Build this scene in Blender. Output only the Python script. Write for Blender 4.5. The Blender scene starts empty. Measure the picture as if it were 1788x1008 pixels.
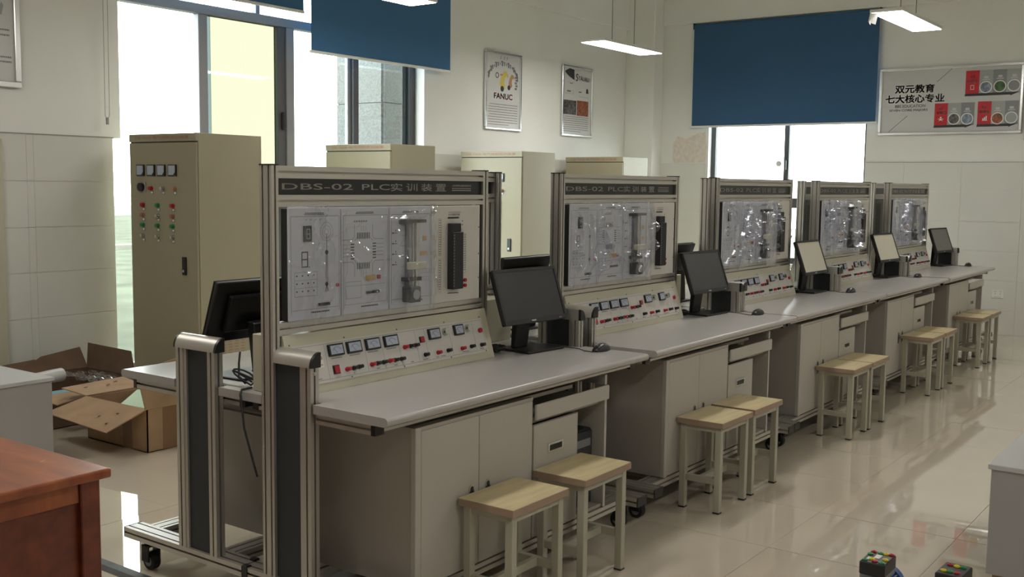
import bpy, bmesh, math, random
from mathutils import Vector, Matrix, noise
PI = math.pi
random.seed(7)
scene = bpy.context.scene
COL = scene.collection

# ------------------------------------------------------------------ camera
F_PX = 1848.99
yaw, pitch, roll = math.radians(36.0695), math.radians(5.5889), math.radians(0.7128)
Fv = Vector((math.cos(yaw)*math.cos(pitch), math.sin(yaw)*math.cos(pitch), -math.sin(pitch)))
R0 = Vector((math.sin(yaw), -math.cos(yaw), 0)); U0 = R0.cross(Fv)
Rv = R0*math.cos(roll)+U0*math.sin(roll); Uv = -R0*math.sin(roll)+U0*math.cos(roll)
cam_d = bpy.data.cameras.new('camera'); cam = bpy.data.objects.new('camera', cam_d); COL.objects.link(cam)
cam.matrix_world = Matrix(((Rv.x, Uv.x, -Fv.x, -2.3758), (Rv.y, Uv.y, -Fv.y, -2.7212), (Rv.z, Uv.z, -Fv.z, 1.5101), (0, 0, 0, 1)))
cam_d.sensor_width = 36.0; cam_d.lens = F_PX*36/1788; cam_d.clip_start = 0.05
scene.camera = cam
# ------------------------------------------------------------------ world, exposure
WORLD_STRENGTH = 5.0
LAMP_STRENGTH = 9.0
w = bpy.data.worlds.new('overcast_sky'); scene.world = w; w.use_nodes = True
wn = w.node_tree.nodes['Background']; wn.inputs[0].default_value = (0.93, 0.98, 1.0, 1); wn.inputs[1].default_value = WORLD_STRENGTH
scene.view_settings.view_transform = 'Standard'; scene.view_settings.look = 'None'
scene.view_settings.exposure = 1.27; scene.view_settings.gamma = 1; scene.view_settings.use_curve_mapping = False
scene.cycles.max_bounces = 8; scene.cycles.diffuse_bounces = 5; scene.cycles.transparent_max_bounces = 16
scene.cycles.caustics_reflective = False; scene.cycles.caustics_refractive = False

# ------------------------------------------------------------------ materials
def srgb(r, g, b):
    return tuple(((c/255)/12.92 if c/255 <= .04045 else ((c/255+.055)/1.055)**2.4) for c in (r, g, b))
def mat(name, col, rough=.5, metal=0., spec=.5, emit=0., var=0., vscale=6., bump=0., bscale=80., stretch=None, col2=None, coat=0.):
    m = bpy.data.materials.new(name); m.use_nodes = True; nt = m.node_tree; b = nt.nodes['Principled BSDF']
    b.inputs['Base Color'].default_value = (*col, 1); b.inputs['Roughness'].default_value = rough
    b.inputs['Metallic'].default_value = metal; b.inputs['Specular IOR Level'].default_value = spec
    if coat: b.inputs['Coat Weight'].default_value = coat; b.inputs['Coat Roughness'].default_value = .012
    if emit:
        b.inputs['Emission Color'].default_value = (*col, 1); b.inputs['Emission Strength'].default_value = emit
    if var or bump:
        tc = nt.nodes.new('ShaderNodeTexCoord'); mp = nt.nodes.new('ShaderNodeMapping'); nt.links.new(tc.outputs['Object'], mp.inputs[0])
        if stretch: mp.inputs['Scale'].default_value = stretch
    if var:
        n = nt.nodes.new('ShaderNodeTexNoise'); n.inputs['Scale'].default_value = vscale; n.inputs['Detail'].default_value = 5
        nt.links.new(mp.outputs[0], n.inputs['Vector'])
        r = nt.nodes.new('ShaderNodeValToRGB'); c2 = col2 or tuple(c*(1-var) for c in col); c1 = col if col2 else tuple(min(1, c*(1+var)) for c in col)
        r.color_ramp.elements[0].color = (*c2, 1); r.color_ramp.elements[0].position = .32
        r.color_ramp.elements[1].color = (*c1, 1); r.color_ramp.elements[1].position = .68
        nt.links.new(n.outputs[0], r.inputs[0]); nt.links.new(r.outputs[0], b.inputs['Base Color'])
    if bump:
        n2 = nt.nodes.new('ShaderNodeTexNoise'); n2.inputs['Scale'].default_value = bscale; nt.links.new(mp.outputs[0], n2.inputs['Vector'])
        bp = nt.nodes.new('ShaderNodeBump'); bp.inputs['Strength'].default_value = bump; bp.inputs['Distance'].default_value = .003
        nt.links.new(n2.outputs[0], bp.inputs['Height']); nt.links.new(bp.outputs[0], b.inputs['Normal'])
    return m
M = {}
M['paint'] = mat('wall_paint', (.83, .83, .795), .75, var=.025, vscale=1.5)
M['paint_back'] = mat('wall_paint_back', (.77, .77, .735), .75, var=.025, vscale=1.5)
M['tile'] = mat('wall_tile_glaze', (.68, .68, .64), .28, var=.02, vscale=2)
M['grout'] = mat('grout', (.36, .35, .31), .9)
M['floor'] = mat('polished_floor_tile', (.66, .585, .475), .014, var=.03, vscale=2.2, spec=.7, coat=.7)
M['floor_grout'] = mat('floor_grout', (.30, .25, .20), .8)
M['ceil'] = mat('ceiling_paint', (.8, .8, .79), .9)
M['alu'] = mat('anodised_aluminium', (.56, .535, .49), .38, metal=.75)
M['alu_bright'] = mat('bright_aluminium', (.75, .75, .75), .25, metal=.9)
M['black'] = mat('black_plastic', (.012, .012, .013), .35)
M['matte_black'] = mat('matte_black', (.02, .02, .022), .6)
M['rubber'] = mat('rubber', (.02, .02, .02), .8)
M['grey_wheel'] = mat('grey_wheel_disc', (.25, .25, .25), .5)
M['dark_panel'] = mat('dark_grey_panel', (.035, .04, .045), .5, spec=.4)
M['laminate'] = mat('grey_laminate', (.41, .39, .378), .24, var=.03, vscale=220)
M['steel_cab'] = mat('grey_cabinet_steel', (.45, .43, .39), .42)
M['steel_side'] = mat('dark_grey_cabinet_side', (.38, .345, .31), .45)
M['console'] = mat('beige_console_steel', (.52, .50, .38), .45)
M['face'] = mat('pale_face_plate', (.60, .58, .55), .4)
M['module'] = mat('module_plate', (.60, .61, .66), .35)
M['module_plc'] = mat('module_plate_warm', (.62, .60, .56), .4)
M['rear_cover'] = mat('olive_grey_rear_cover', (.115, .11, .088), .5)
M['board'] = mat('name_board', (.016, .018, .019), .3)
M['letter'] = mat('pale_lettering', (.55, .53, .49), .5)
M['ink'] = mat('black_ink', (.03, .03, .035), .6)
M['ink_grey'] = mat('grey_ink', (.17, .17, .19), .6)
M['ink_light'] = mat('light_grey_ink', (.35, .35, .37), .6)
M['red_ink'] = mat('red_print', (.55, .03, .05), .5)
M['rust_ink'] = mat('faded_red_print', (.36, .16, .11), .6)
M['maroon_ink'] = mat('maroon_print', (.33, .015, .05), .5)
M['red'] = mat('red_plastic', (.42, .014, .03), .35)
M['green'] = mat('green_plastic', (.02, .25, .08), .35)
M['yellow'] = mat('yellow_plastic', (.75, .62, .03), .4)
M['metal'] = mat('chrome', (.6, .6, .58), .25, metal=1)
M['meter_glass'] = mat('meter_dial', (.42, .47, .58), .2)
M['cab'] = mat('cream_cabinet_paint', (.33, .295, .20), .42, var=.02, vscale=3)
M['seat'] = mat('pale_wood_laminate', (.60, .50, .29), .38, var=.10, vscale=5, stretch=(1, 7, 7))
M['seat_edge'] = mat('brown_edge_band', (.33, .235, .17), .55)
M['stool'] = mat('stool_frame_paint', (.40, .385, .31), .4)
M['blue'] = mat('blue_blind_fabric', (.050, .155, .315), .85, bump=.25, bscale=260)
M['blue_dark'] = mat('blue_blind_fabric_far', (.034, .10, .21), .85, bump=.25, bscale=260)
M['frame_dark'] = mat('dark_window_frame', (.07, .072, .08), .45)
M['frame_mid'] = mat('grey_window_frame', (.22, .22, .235), .45)
M['white'] = mat('white_plastic', (.75, .75, .72), .45)
M['paper'] = mat('poster_paper', (.66, .65, .64), .25)
M['sign'] = mat('sign_board_print', (.55, .55, .545), .22)
M['photo_dark'] = mat('photo_dark', (.10, .09, .09), .4, var=.8, vscale=35)
M['photo_orange'] = mat('photo_orange', (.50, .12, .03), .4, var=.6, vscale=40, col2=(.05, .05, .05))
M['photo_blue'] = mat('photo_blue', (.30, .36, .48), .4, var=.5, vscale=30, col2=(.10, .12, .16))
M['photo_green'] = mat('photo_green', (.05, .12, .03), .4, var=.5, vscale=30)
M['robot_yellow'] = mat('printed_yellow', (.62, .50, .10), .5)
M['robot_tan'] = mat('printed_tan', (.45, .25, .13), .5)
M['sign_red'] = mat('sign_red', (.50, .012, .02), .35)
M['sign_grey1'] = mat('sign_grey_light', (.34, .35, .35), .3)
M['sign_grey2'] = mat('sign_grey_dark', (.22, .23, .235), .3)
M['sign_blue'] = mat('sign_blue', (.01, .03, .13), .35)
M['card'] = mat('cardboard', (.36, .235, .135), .85, var=.12, vscale=7)
M['card_dark'] = mat('cardboard_dark', (.15, .09, .055), .85, var=.15, vscale=7)
M['foam'] = mat('pale_green_foam_sheet', (.50, .66, .48), .7)
M['foam_blue'] = mat('blue_sheet', (.20, .36, .42), .6)
M['wood'] = mat('varnished_brown_wood', (.36, .105, .032), .32, var=.3, vscale=3.5, stretch=(6, 1, 1), col2=(.22, .052, .02))
M['wood_dark'] = mat('varnished_dark_wood', (.20, .045, .018), .35, var=.3, vscale=3.5, stretch=(6, 1, 6), col2=(.11, .022, .012))
M['plinth'] = mat('grey_plinth_laminate', (.38, .37, .37), .5)
M['plinth_top'] = mat('plinth_top_laminate', (.52, .52, .52), .35)
M['motor_blue'] = mat('blue_motor_paint', (.02, .09, .30), .35)
M['motor_grey'] = mat('grey_cast_aluminium', (.30, .31, .33), .45, metal=.5)
M['copper'] = mat('copper_winding', (.30, .13, .04), .4, metal=.4)
M['amber'] = mat('amber_insulation', (.55, .36, .12), .4)
M['screen_dark'] = mat('dark_screen', (.018, .018, .019), .38)
M['screen_pale'] = mat('screen_painted_reflection', (.60, .58, .47), .4)  # bright reflection on a dark screen, painted in as an even pale colour
M['screen_mid'] = mat('grey_screen', (.13, .13, .115), .3)
M['stone'] = mat('granite_cladding', (.085, .09, .085), .6, var=.4, vscale=60)
M['grass'] = mat('grass', (.060, .072, .048), .9, var=.5, vscale=1.5)
M['hedge'] = mat('hedge_leaves', (.06, .10, .04), .9, var=.4, vscale=5)
M['strip'] = mat('grey_cable_cover', (.06, .06, .06), .45, var=.3, vscale=12)
M['stain'] = mat('stained_plaster', (.74, .70, .63), .85, var=.1, vscale=22, col2=(.66, .58, .50))
M['tape'] = mat('brown_parcel_tape', (.20, .11, .05), .3)
def lamp_mat():
    m = mat('lamp_diffuser', (1, .97, .90), .5); b = m.node_tree.nodes['Principled BSDF']
    b.inputs['Emission Color'].default_value = (1, .97, .91, 1); b.inputs['Emission Strength'].default_value = LAMP_STRENGTH
    return m
M['lamp'] = lamp_mat()
def glass(name, tint, refl=.06):
    m = bpy.data.materials.new(name); m.use_nodes = True; nt = m.node_tree; nt.nodes.clear()
    o = nt.nodes.new('ShaderNodeOutputMaterial'); t = nt.nodes.new('ShaderNodeBsdfTransparent'); g = nt.nodes.new('ShaderNodeBsdfGlossy'); mx = nt.nodes.new('ShaderNodeMixShader')
    t.inputs[0].default_value = (*tint, 1); g.inputs['Roughness'].default_value = .02; mx.inputs[0].default_value = refl
    nt.links.new(t.outputs[0], mx.inputs[1]); nt.links.new(g.outputs[0], mx.inputs[2]); nt.links.new(mx.outputs[0], o.inputs[0]); return m
M['glass'] = glass('clear_window_glass', (.95, .98, .96))
M['glass_yellow'] = glass('yellow_tinted_film_glass', (.31, .315, .255), .05)
M['glass_frost'] = glass('frosted_lower_glass', (.70, .72, .68), .05)
M['glass_teal'] = glass('greenish_glass_edge', (.18, .21, .205), .05)
def film():
    m = bpy.data.materials.new('clear_plastic_film'); m.use_nodes = True; nt = m.node_tree; nt.nodes.clear()
    o = nt.nodes.new('ShaderNodeOutputMaterial'); t = nt.nodes.new('ShaderNodeBsdfTransparent'); g = nt.nodes.new('ShaderNodeBsdfGlossy')
    d = nt.nodes.new('ShaderNodeBsdfDiffuse'); lw0 = nt.nodes.new('ShaderNodeLayerWeight'); lw0.inputs[0].default_value = .5
    pw = nt.nodes.new('ShaderNodeMath'); pw.operation = 'POWER'; pw.inputs[1].default_value = 2.5; lw = nt.nodes.new('ShaderNodeMath'); lw.operation = 'MULTIPLY_ADD'; lw.inputs[1].default_value = .8; lw.inputs[2].default_value = .04
    nt.links.new(lw0.outputs['Facing'], pw.inputs[0]); nt.links.new(pw.outputs[0], lw.inputs[0])
    t.inputs[0].default_value = (.93, .94, .97, 1); g.inputs['Roughness'].default_value = .08; g.inputs[0].default_value = (1, 1, 1, 1); d.inputs[0].default_value = (.6, .63, .7, 1)
    a = nt.nodes.new('ShaderNodeMixShader'); a.inputs[0].default_value = .05; b = nt.nodes.new('ShaderNodeMixShader')
    nt.links.new(t.outputs[0], a.inputs[1]); nt.links.new(d.outputs[0], a.inputs[2])
    nt.links.new(lw.outputs[0], b.inputs[0]); nt.links.new(a.outputs[0], b.inputs[1]); nt.links.new(g.outputs[0], b.inputs[2]); nt.links.new(b.outputs[0], o.inputs[0]); return m
M['film'] = film()

# ------------------------------------------------------------------ mesh helpers
class MB:
    def __init__(s, org=(0, 0, 0)): s.v = []; s.f = []; s.org = Vector(org); s.xf = None
    def add(s, vs, fs):
        n = len(s.v)
        for p in vs:
            p = Vector(p)
            if s.xf is not None: p = s.xf @ p
            s.v.append(p)
        s.f += [tuple(i+n for i in f) for f in fs]; return s
    def box(s, x0, x1, y0, y1, z0, z1):
        if x0 > x1: x0, x1 = x1, x0
        if y0 > y1: y0, y1 = y1, y0
        if z0 > z1: z0, z1 = z1, z0
        return s.add([(x0, y0, z0), (x1, y0, z0), (x1, y1, z0), (x0, y1, z0), (x0, y0, z1), (x1, y0, z1), (x1, y1, z1), (x0, y1, z1)],
                     [(0, 3, 2, 1), (4, 5, 6, 7), (0, 1, 5, 4), (1, 2, 6, 5), (2, 3, 7, 6), (3, 0, 4, 7)])
    def prism(s, poly, ax, a, b):
        # poly: list of 2D points in the plane of the other two axes, extruded along ax from a to b
        def P(u, v, t): return {'X': (t, u, v), 'Y': (u, t, v), 'Z': (u, v, t)}[ax]
        n = len(poly); vs = [P(u, v, a) for u, v in poly]+[P(u, v, b) for u, v in poly]
        fs = [tuple(range(n)), tuple(range(2*n-1, n-1, -1))]+[(i, i+n, (i+1) % n+n, (i+1) % n) for i in range(n)]
        return s.add(vs, fs)
    def cyl(s, c, ax, r, a, b, n=14, r2=None):
        r2 = r if r2 is None else r2
        def P(u, v, t): return {'X': (t, c[0]+u, c[1]+v), 'Y': (c[0]+u, t, c[1]+v), 'Z': (c[0]+u, c[1]+v, t)}[ax]
        vs = [P(r*math.cos(2*PI*i/n), r*math.sin(2*PI*i/n), a) for i in range(n)]+[P(r2*math.cos(2*PI*i/n), r2*math.sin(2*PI*i/n), b) for i in range(n)]
        return s.add(vs, [tuple(range(n)), tuple(range(2*n-1, n-1, -1))]+[(i, i+n, (i+1) % n+n, (i+1) % n) for i in range(n)])
    def ring(s, c, ax, r, r2, a, b, n=24):
        def P(u, v, t): return {'X': (t, c[0]+u, c[1]+v), 'Y': (c[0]+u, t, c[1]+v), 'Z': (c[0]+u, c[1]+v, t)}[ax]
        vs = []
        for rr, t in ((r, a), (r2, a), (r2, b), (r, b)): vs += [P(rr*math.cos(2*PI*i/n), rr*math.sin(2*PI*i/n), t) for i in range(n)]
        fs = []
        for k in range(4):
            for i in range(n): fs.append((k*n+i, k*n+(i+1) % n, ((k+1) % 4)*n+(i+1) % n, ((k+1) % 4)*n+i))
        return s.add(vs, fs)
    def tube(s, pts, r, n=8):
        pts = [Vector(p) for p in pts]; vs = []; fs = []
        for i, p in enumerate(pts):
            d = (pts[min(i+1, len(pts)-1)]-pts[max(i-1, 0)]).normalized()
            u = d.cross(Vector((0, 0, 1)));
            if u.length < .05: u = d.cross(Vector((0, 1, 0)))
            u.normalize(); v = d.cross(u)
            for k in range(n):
                a = 2*PI*k/n; vs.append(p+u*r*math.cos(a)+v*r*math.sin(a))
        for i in range(len(pts)-1):
            for k in range(n): fs.append((i*n+k, i*n+(k+1) % n, (i+1)*n+(k+1) % n, (i+1)*n+k))
        fs += [tuple(range(n)), tuple(range(len(pts)*n-1, (len(pts)-1)*n-1, -1))]
        return s.add(vs, fs)
    def slab(s, q, t):
        # quad q (4 points) thickened by t along its normal
        q = [Vector(p) for p in q]; n = (q[1]-q[0]).cross(q[3]-q[0]).normalized()*t
        return s.add(q+[p+n for p in q], [(0, 3, 2, 1), (4, 5, 6, 7), (0, 1, 5, 4), (1, 2, 6, 5), (2, 3, 7, 6), (3, 0, 4, 7)])
    def build(s, name, m, parent=None, label=None, bevel=0, smooth=False, kind=None, seg=1, sharp=None):
        me = bpy.data.meshes.new(name); o3 = s.org
        me.from_pydata([tuple(p-o3) for p in s.v], [], s.f)
        bm = bmesh.new(); bm.from_mesh(me); bmesh.ops.recalc_face_normals(bm, faces=bm.faces)
        if bevel: bmesh.ops.bevel(bm, geom=[e for e in bm.edges if len(e.link_faces) == 2 and e.calc_face_angle(0) > .6], offset=bevel, segments=seg, profile=.5, affect='EDGES', clamp_overlap=True)
        bm.to_mesh(me); bm.free()
        if smooth: me.shade_smooth() if hasattr(me, 'shade_smooth') else None
        if smooth and sharp: me.set_sharp_from_angle(angle=math.radians(sharp))
        me.materials.append(m); o = bpy.data.objects.new(name, me); COL.objects.link(o)
        if parent is not None: o.parent = parent
        if label: o['label'] = label
        if kind: o['kind'] = kind
        return o
def slot_section(w, h, nw=1, nh=1, sw=.0075, sd=.015):
    """outline of a slotted aluminium profile w x h, nw slots on each w side, nh on each h side; corner at 0,0"""
    def side(L, n):
        r = []
        for k in range(n):
            c = L*(k+.5)/n; r += [(c-sw/2, 0), (c-sw/2, sd), (c+sw/2, sd), (c+sw/2, 0)]
        return r
    P = [(0, 0)]+[(a, b) for a, b in side(w, nw)]+[(w, 0)]+[(w-b, a) for a, b in side(h, nh)]+[(w, h)]+[(w-a, h-b) for a, b in side(w, nw)]+[(0, h)]+[(b, h-a) for a, b in side(h, nh)]
    return P
def profile(mb, ax, a, b, u0, v0, w, h, nw=1, nh=1, **k):
    mb.prism([(u0+x, v0+y) for x, y in slot_section(w, h, nw, nh, **k)], ax, a, b); return mb
_txt = {}
def text_geo(body, font=None):
    if body in _txt: return _txt[body]
    c = bpy.data.curves.new('t', 'FONT'); c.body = body; c.resolution_u = 3; c.align_x = 'LEFT'
    o = bpy.data.objects.new('t', c); COL.objects.link(o); dg = bpy.context.evaluated_depsgraph_get(); dg.update()
    me = bpy.data.meshes.new_from_object(o.evaluated_get(dg))
    vs = [(v.co.x, v.co.y) for v in me.vertices]; fs = [tuple(p.vertices) for p in me.polygons]
    bpy.data.objects.remove(o); bpy.data.meshes.remove(me); bpy.data.curves.remove(c)
    if vs:
        x0 = min(v[0] for v in vs); x1 = max(v[0] for v in vs); y0 = min(v[1] for v in vs); y1 = max(v[1] for v in vs)
        vs = [((x-x0)/(x1-x0), (y-y0)/(y1-y0)) for x, y in vs]
    _txt[body] = (vs, fs); return _txt[body]
def text_on(mb, body, o, ux, uy, wdt, hgt, bold=0):
    """text fitted into the rectangle o + ux*wdt, uy*hgt"""
    vs, fs = text_geo(body); o = Vector(o); ux = Vector(ux); uy = Vector(uy)
    mb.add([o+ux*(x*wdt)+uy*(y*hgt) for x, y in vs], fs)
    if bold:
        for dx, dy in ((bold, 0), (0, bold), (bold, bold)): mb.add([o+ux*(x*wdt+dx)+uy*(y*hgt+dy) for x, y in vs], fs)
    return mb
def empty(name, loc, label, cat, group=None, rz=0):
    o = bpy.data.objects.new(name, None); COL.objects.link(o); o.location = loc; o.rotation_euler = (0, 0, rz); o.empty_display_size = .1
    o['label'] = label; o['category'] = cat
    if group: o['group'] = group
    return o
def tag(o, label, cat, group=None, kind=None):
    if label: o['label'] = label
    if cat: o['category'] = cat
    if group: o['group'] = group
    if kind: o['kind'] = kind
    return o
def structure(o): o['kind'] = 'structure'; return o
def copy_tree(o, parent=None):
    c = o.copy(); COL.objects.link(c)
    if parent is not None: c.parent = parent
    for ch in list(o.children): copy_tree(ch, c)
    return c

# ------------------------------------------------------------------ room
YW, XF, CEIL, XN, YN = 4.106, 9.60, 4.1, -5.2, -5.4
DADO = 1.808
def wall_obj(name, boxes, m):
    b = MB()
    for q in boxes: b.box(*q)
    return structure(b.build(name, m))
W1 = dict(x0=2.181, x1=5.52, z0=.08, z1=3.30)
wall_l = wall_obj('wall_left', [(XN, W1['x0'], YW, YW+.24, DADO, CEIL), (XN, 2.115, YW, YW+.24, -.05, DADO), (W1['x1'], XF+.2, YW, YW+.24, -.05, CEIL),
                               (W1['x0'], W1['x1'], YW, YW+.24, W1['z1'], CEIL), (2.115, W1['x1'], YW, YW+.24, -.05, W1['z0'])], M['paint'])
W2 = dict(y0=1.13, y1=3.06, z0=.62, z1=3.30)
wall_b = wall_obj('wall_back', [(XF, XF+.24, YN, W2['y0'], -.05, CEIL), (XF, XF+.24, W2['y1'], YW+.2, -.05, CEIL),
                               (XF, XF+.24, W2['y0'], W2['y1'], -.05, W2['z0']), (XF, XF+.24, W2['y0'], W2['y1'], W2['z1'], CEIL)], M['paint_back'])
wall_r = wall_obj('wall_right', [(XN, XF+.2, YN-.2, YN, -.05, CEIL)], M['paint'])
wall_f = wall_obj('wall_front', [(XN-.2, XN, YN, YW+.2, -.05, CEIL)], M['paint'])
ceiling = wall_obj('ceiling', [(XN-.2, XF+.2, YN-.2, YW+.2, CEIL, CEIL+.15)], M['ceil'])
tr = structure(MB().box(XN, XF, YW-.035, YW, 3.45, CEIL).build('trim_1', M['paint'], bevel=.004))
tr = structure(MB().box(XF-.035, XF, YN, 3.70, 3.50, CEIL).build('trim_2', M['paint_back'], bevel=.004))
pil = structure(MB().box(XF-.24, XF, 3.70, YW, 0, CEIL).build('wall_pillar', M['paint'], bevel=.006))
stain = MB()
pts = [(3.52, 1.80), (3.54, 2.02), (3.47, 2.14), (3.36, 2.10), (3.24, 2.16), (3.10, 2.19), (3.075, 2.0), (3.09, 1.80)]
# thin raised patch of damaged plaster beside the window
cy, cz = 3.3, 1.97
pp = []
for i, (y, z) in enumerate(pts):
    y2, z2 = pts[(i+1) % len(pts)]
    for k in range(4):
        t = k/4; yy = y+(y2-y)*t; zz = z+(z2-z)*t; jj = .02*noise.noise(Vector((yy*20, zz*20, 1))); pp.append((yy+jj, zz+jj))
stain.prism([(a, max(b, DADO+.004)) for a, b in pp], 'X', XF-.0015, XF+.002)
stain.build('plaster_patch', M['stain'], wall_b)
# floor with single tiles
fl = structure(MB().box(XN-.2, XF+.2, YN-.2, YW+.2, -.06, -.004).build('floor', M['floor_grout']))
T = .608; gx0 = .57; gy0 = -1.655
tile_mesh = None; nt_ = 0
outer = MB()
ix0 = math.ceil((XN-gx0)/T)-1; ix1 = int((XF-gx0)/T)+1; iy0 = math.ceil((YN-gy0)/T)-1; iy1 = int((YW-gy0)/T)+1
for i in range(ix0, ix1+1):
    for j in range(iy0, iy1+1):
        x0 = gx0+i*T; y0 = gy0+j*T; xa, xb, ya, yb = max(x0+.0008, XN), min(x0+T-.0008, XF), max(y0+.0008, YN), min(y0+T-.0008, YW)
        if xb-xa < .02 or yb-ya < .02: continue
        full = abs((xb-xa)-(T-.0016)) < 1e-5 and abs((yb-ya)-(T-.0016)) < 1e-5
        near = x0 > -.7 and y0 > -3.3
        if near:
            if full:
                if tile_mesh is None:
                    o = MB((0, 0, 0)).box(0, T-.0016, 0, T-.0016, -.004, 0).build('floor_tile', M['floor'], fl); tile_mesh = o.data
                else:
                    o = bpy.data.objects.new('floor_tile', tile_mesh); COL.objects.link(o); o.parent = fl
                o.location = (xa, ya, 0); o.rotation_euler = (math.radians(random.uniform(-.12, .12)), math.radians(random.uniform(-.12, .12)), 0)
            else: MB().box(xa, xb, ya, yb, -.004, 0).build('floor_tile', M['floor'], fl)
        else: outer.box(xa, xb, ya, yb, -.004, 0)
outer.build('floor_tile', M['floor'], fl, kind='stuff')
# wall tiles (dado): 0.6 x 0.31 glazed tiles proud of the plaster
rows = [0, .258, .568, .878, 1.185, 1.497, DADO]
def dado(parent, ax, spans, plane, sgn):
    outer = MB(); meshes = {}
    for a, b, single in spans:
        for r in range(6):
            z0, z1 = rows[r]+.001, rows[r+1]-.001
            if ax == 'X': args = (a+.0007, b-.0007, plane, plane+sgn*.008, z0, z1)
            else: args = (plane, plane+sgn*.008, a+.0007, b-.0007, z0, z1)
            if single:
                MB().box(*args).build('wall_tile', M['tile'], parent)
            else: outer.box(*args)
    if outer.v: outer.build('wall_tile', M['tile'], parent, kind='stuff')
xs = [-.32, .28, .88, 1.462, 1.512, 2.112]
sp = [(xs[i], xs[i+1], True) for i in range(1, len(xs)-1)]+[(XN, xs[1], False)]
xr = [W1['x1']+.0, 6.1, 6.7, 7.3, 7.9, 8.5, 9.1, XF-.24]
sp += [(xr[i], xr[i+1], True) for i in range(len(xr)-1)]
dado(wall_l, 'X', sp, YW, -1)
yr = [-1.1, -.5, .1, .7, 1.12]
dado(wall_b, 'Y', [(yr[i], yr[i+1], True) for i in range(4)]+[(YN, -1.1, False), (3.075, 3.69, True)], XF, -1)
for r in range(2):
    pass
structure(MB().box(XF-.012, XF, YN, 3.7, 0, .0).build('trim_9', M['tile'])) if False else None
for r, (z0, z1) in enumerate([(0.001, .257), (.259, .567)]):
    MB().box(XF-.008, XF, 1.122, 1.75, z0, z1).build('wall_tile', M['tile'], wall_b)
    MB().box(XF-.008, XF, 1.752, 2.4, z0, z1).build('wall_tile', M['tile'], wall_b)
    MB().box(XF-.008, XF, 2.402, 3.073, z0, z1).build('wall_tile', M['tile'], wall_b)
structure(MB().box(XN, 2.115, YW-.011, YW, DADO, DADO+.007).build('trim_3', M['grout']))
structure(MB().box(XF-.011, XF, YN, 1.12, DADO, DADO+.005).build('trim_4', M['grout']))
structure(MB().box(1.20, 1.285, YW-.035, YW-.009, 0, 1.77).build('trim_5', M['console'], bevel=.004))

# window 1 (left wall): reveal, frame members, panes
wy = 4.222
win = bpy.data.objects.new('window_1', None); COL.objects.link(win); structure(win); win.location = (3.85, wy, 0)
WO = (3.85, wy, 0)
def wbox(name, m, *a, bevel=.004): return MB(WO).box(*a).build(name, m, win, bevel=bevel)
xa, xb = 2.12, 5.52
wbox('frame_jamb', M['frame_mid'], xa, xa+.05, wy, wy+.07, .08, 3.3)
wbox('frame_jamb', M['frame_dark'], 5.432, xb, wy, wy+.07, .08, 3.3)
wbox('mullion', M['frame_mid'], 2.965, 3.05, wy, wy+.07, .08, 2.81)
wbox('mullion', M['frame_dark'], 3.765, 3.85, wy, wy+.05, .08, 2.81)
wbox('mullion', M['frame_mid'], 3.852, 3.94, wy-.015, wy+.07, .08, 2.81)
wbox('mullion', M['frame_dark'], 4.665, 4.735, wy, wy+.06, .08, 2.81)
wbox('mullion', M['frame_mid'], 4.62, 4.664, wy+.03, wy+.07, .08, 2.81)
wbox('mullion', M['frame_mid'], 3.54, 3.585, wy, wy+.06, 2.885, 3.3)
wbox('transom', M['frame_mid'], xa+.05, 5.43, wy-.012, wy+.07, 2.81, 2.885)
wbox('transom', M['frame_mid'], 3.05, 5.43, wy+.01, wy+.07, 1.25, 1.30)
wbox('transom', M['frame_mid'], 3.05, 5.43, wy+.01, wy+.07, .62, .69)
wbox('bottom_rail', M['frame_mid'], xa+.05, 5.43, wy, wy+.07, .08, .14)
wbox('top_rail', M['frame_mid'], xa+.05, 5.43, wy, wy+.07, 3.24, 3.3)
MB(WO).box(3.795, 3.82, wy-.03, wy, 1.95, 2.10).build('latch', M['black'], win, bevel=.006)
panes = [(2.17, 2.965, 'glass'), (3.05, 3.10, 'glass_teal'), (3.10, 3.765, 'glass_yellow'), (3.94, 4.62, 'glass'), (4.735, 5.36, 'glass'), (5.36, 5.432, 'glass_teal')]
for a, b, g in panes:
    for z0, z1 in (((.14, 1.25), (1.25, 2.81)) if a < 2.5 else ((.14, .62), (.69, 1.25), (1.30, 2.81))):
        gg = 'glass_frost' if (a < 2.5 and z1 < 2) else 'glass' if z1 < 2 else g
        MB(WO).box(a, b, wy+.03, wy+.036, z0, z1).build('pane', M[gg], win)
for a, b in ((2.17, 3.54), (3.585, 5.432)): MB(WO).box(a, b, wy+.03, wy+.036, 2.885, 3.24).build('pane', M['glass'], win)
MB(WO).box(W1['x1']-.006, W1['x1'], YW+.002, wy, .08, 3.3).build('reveal_board', M['white'], win)
# window 2 (back wall)
wx = XF+.09
win2 = bpy.data.objects.new('window_2', None); COL.objects.link(win2); structure(win2); win2.location = (wx, 2.1, .62); WO2 = (wx, 2.1, .62)
def w2(name, m, y0, y1, z0, z1, d=0): return MB(WO2).box(wx+d, wx+.06, y0, y1, z0, z1).build(name, m, win2, bevel=.003)
w2('frame_jamb', M['frame_dark'], 3.0, 3.06, .62, 3.3); w2('frame_jamb', M['frame_dark'], 1.13, 1.175, .62, 3.3)
w2('mullion', M['frame_dark'], 2.06, 2.12, .62, 3.3); w2('transom', M['frame_dark'], 1.175, 3.0, 1.28, 1.395); w2('bottom_rail', M['frame_dark'], 1.175, 3.0, .62, .69)
w2('top_rail', M['frame_dark'], 1.175, 3.0, 3.24, 3.3)
for a, b in ((1.175, 2.06), (2.12, 3.0)):
    for z0, z1 in ((.69, 1.28), (1.395, 3.24)):
        MB(WO2).box(wx+.03, wx+.036, a, b, z0, z1).build('pane', M['glass'], win2)
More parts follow.
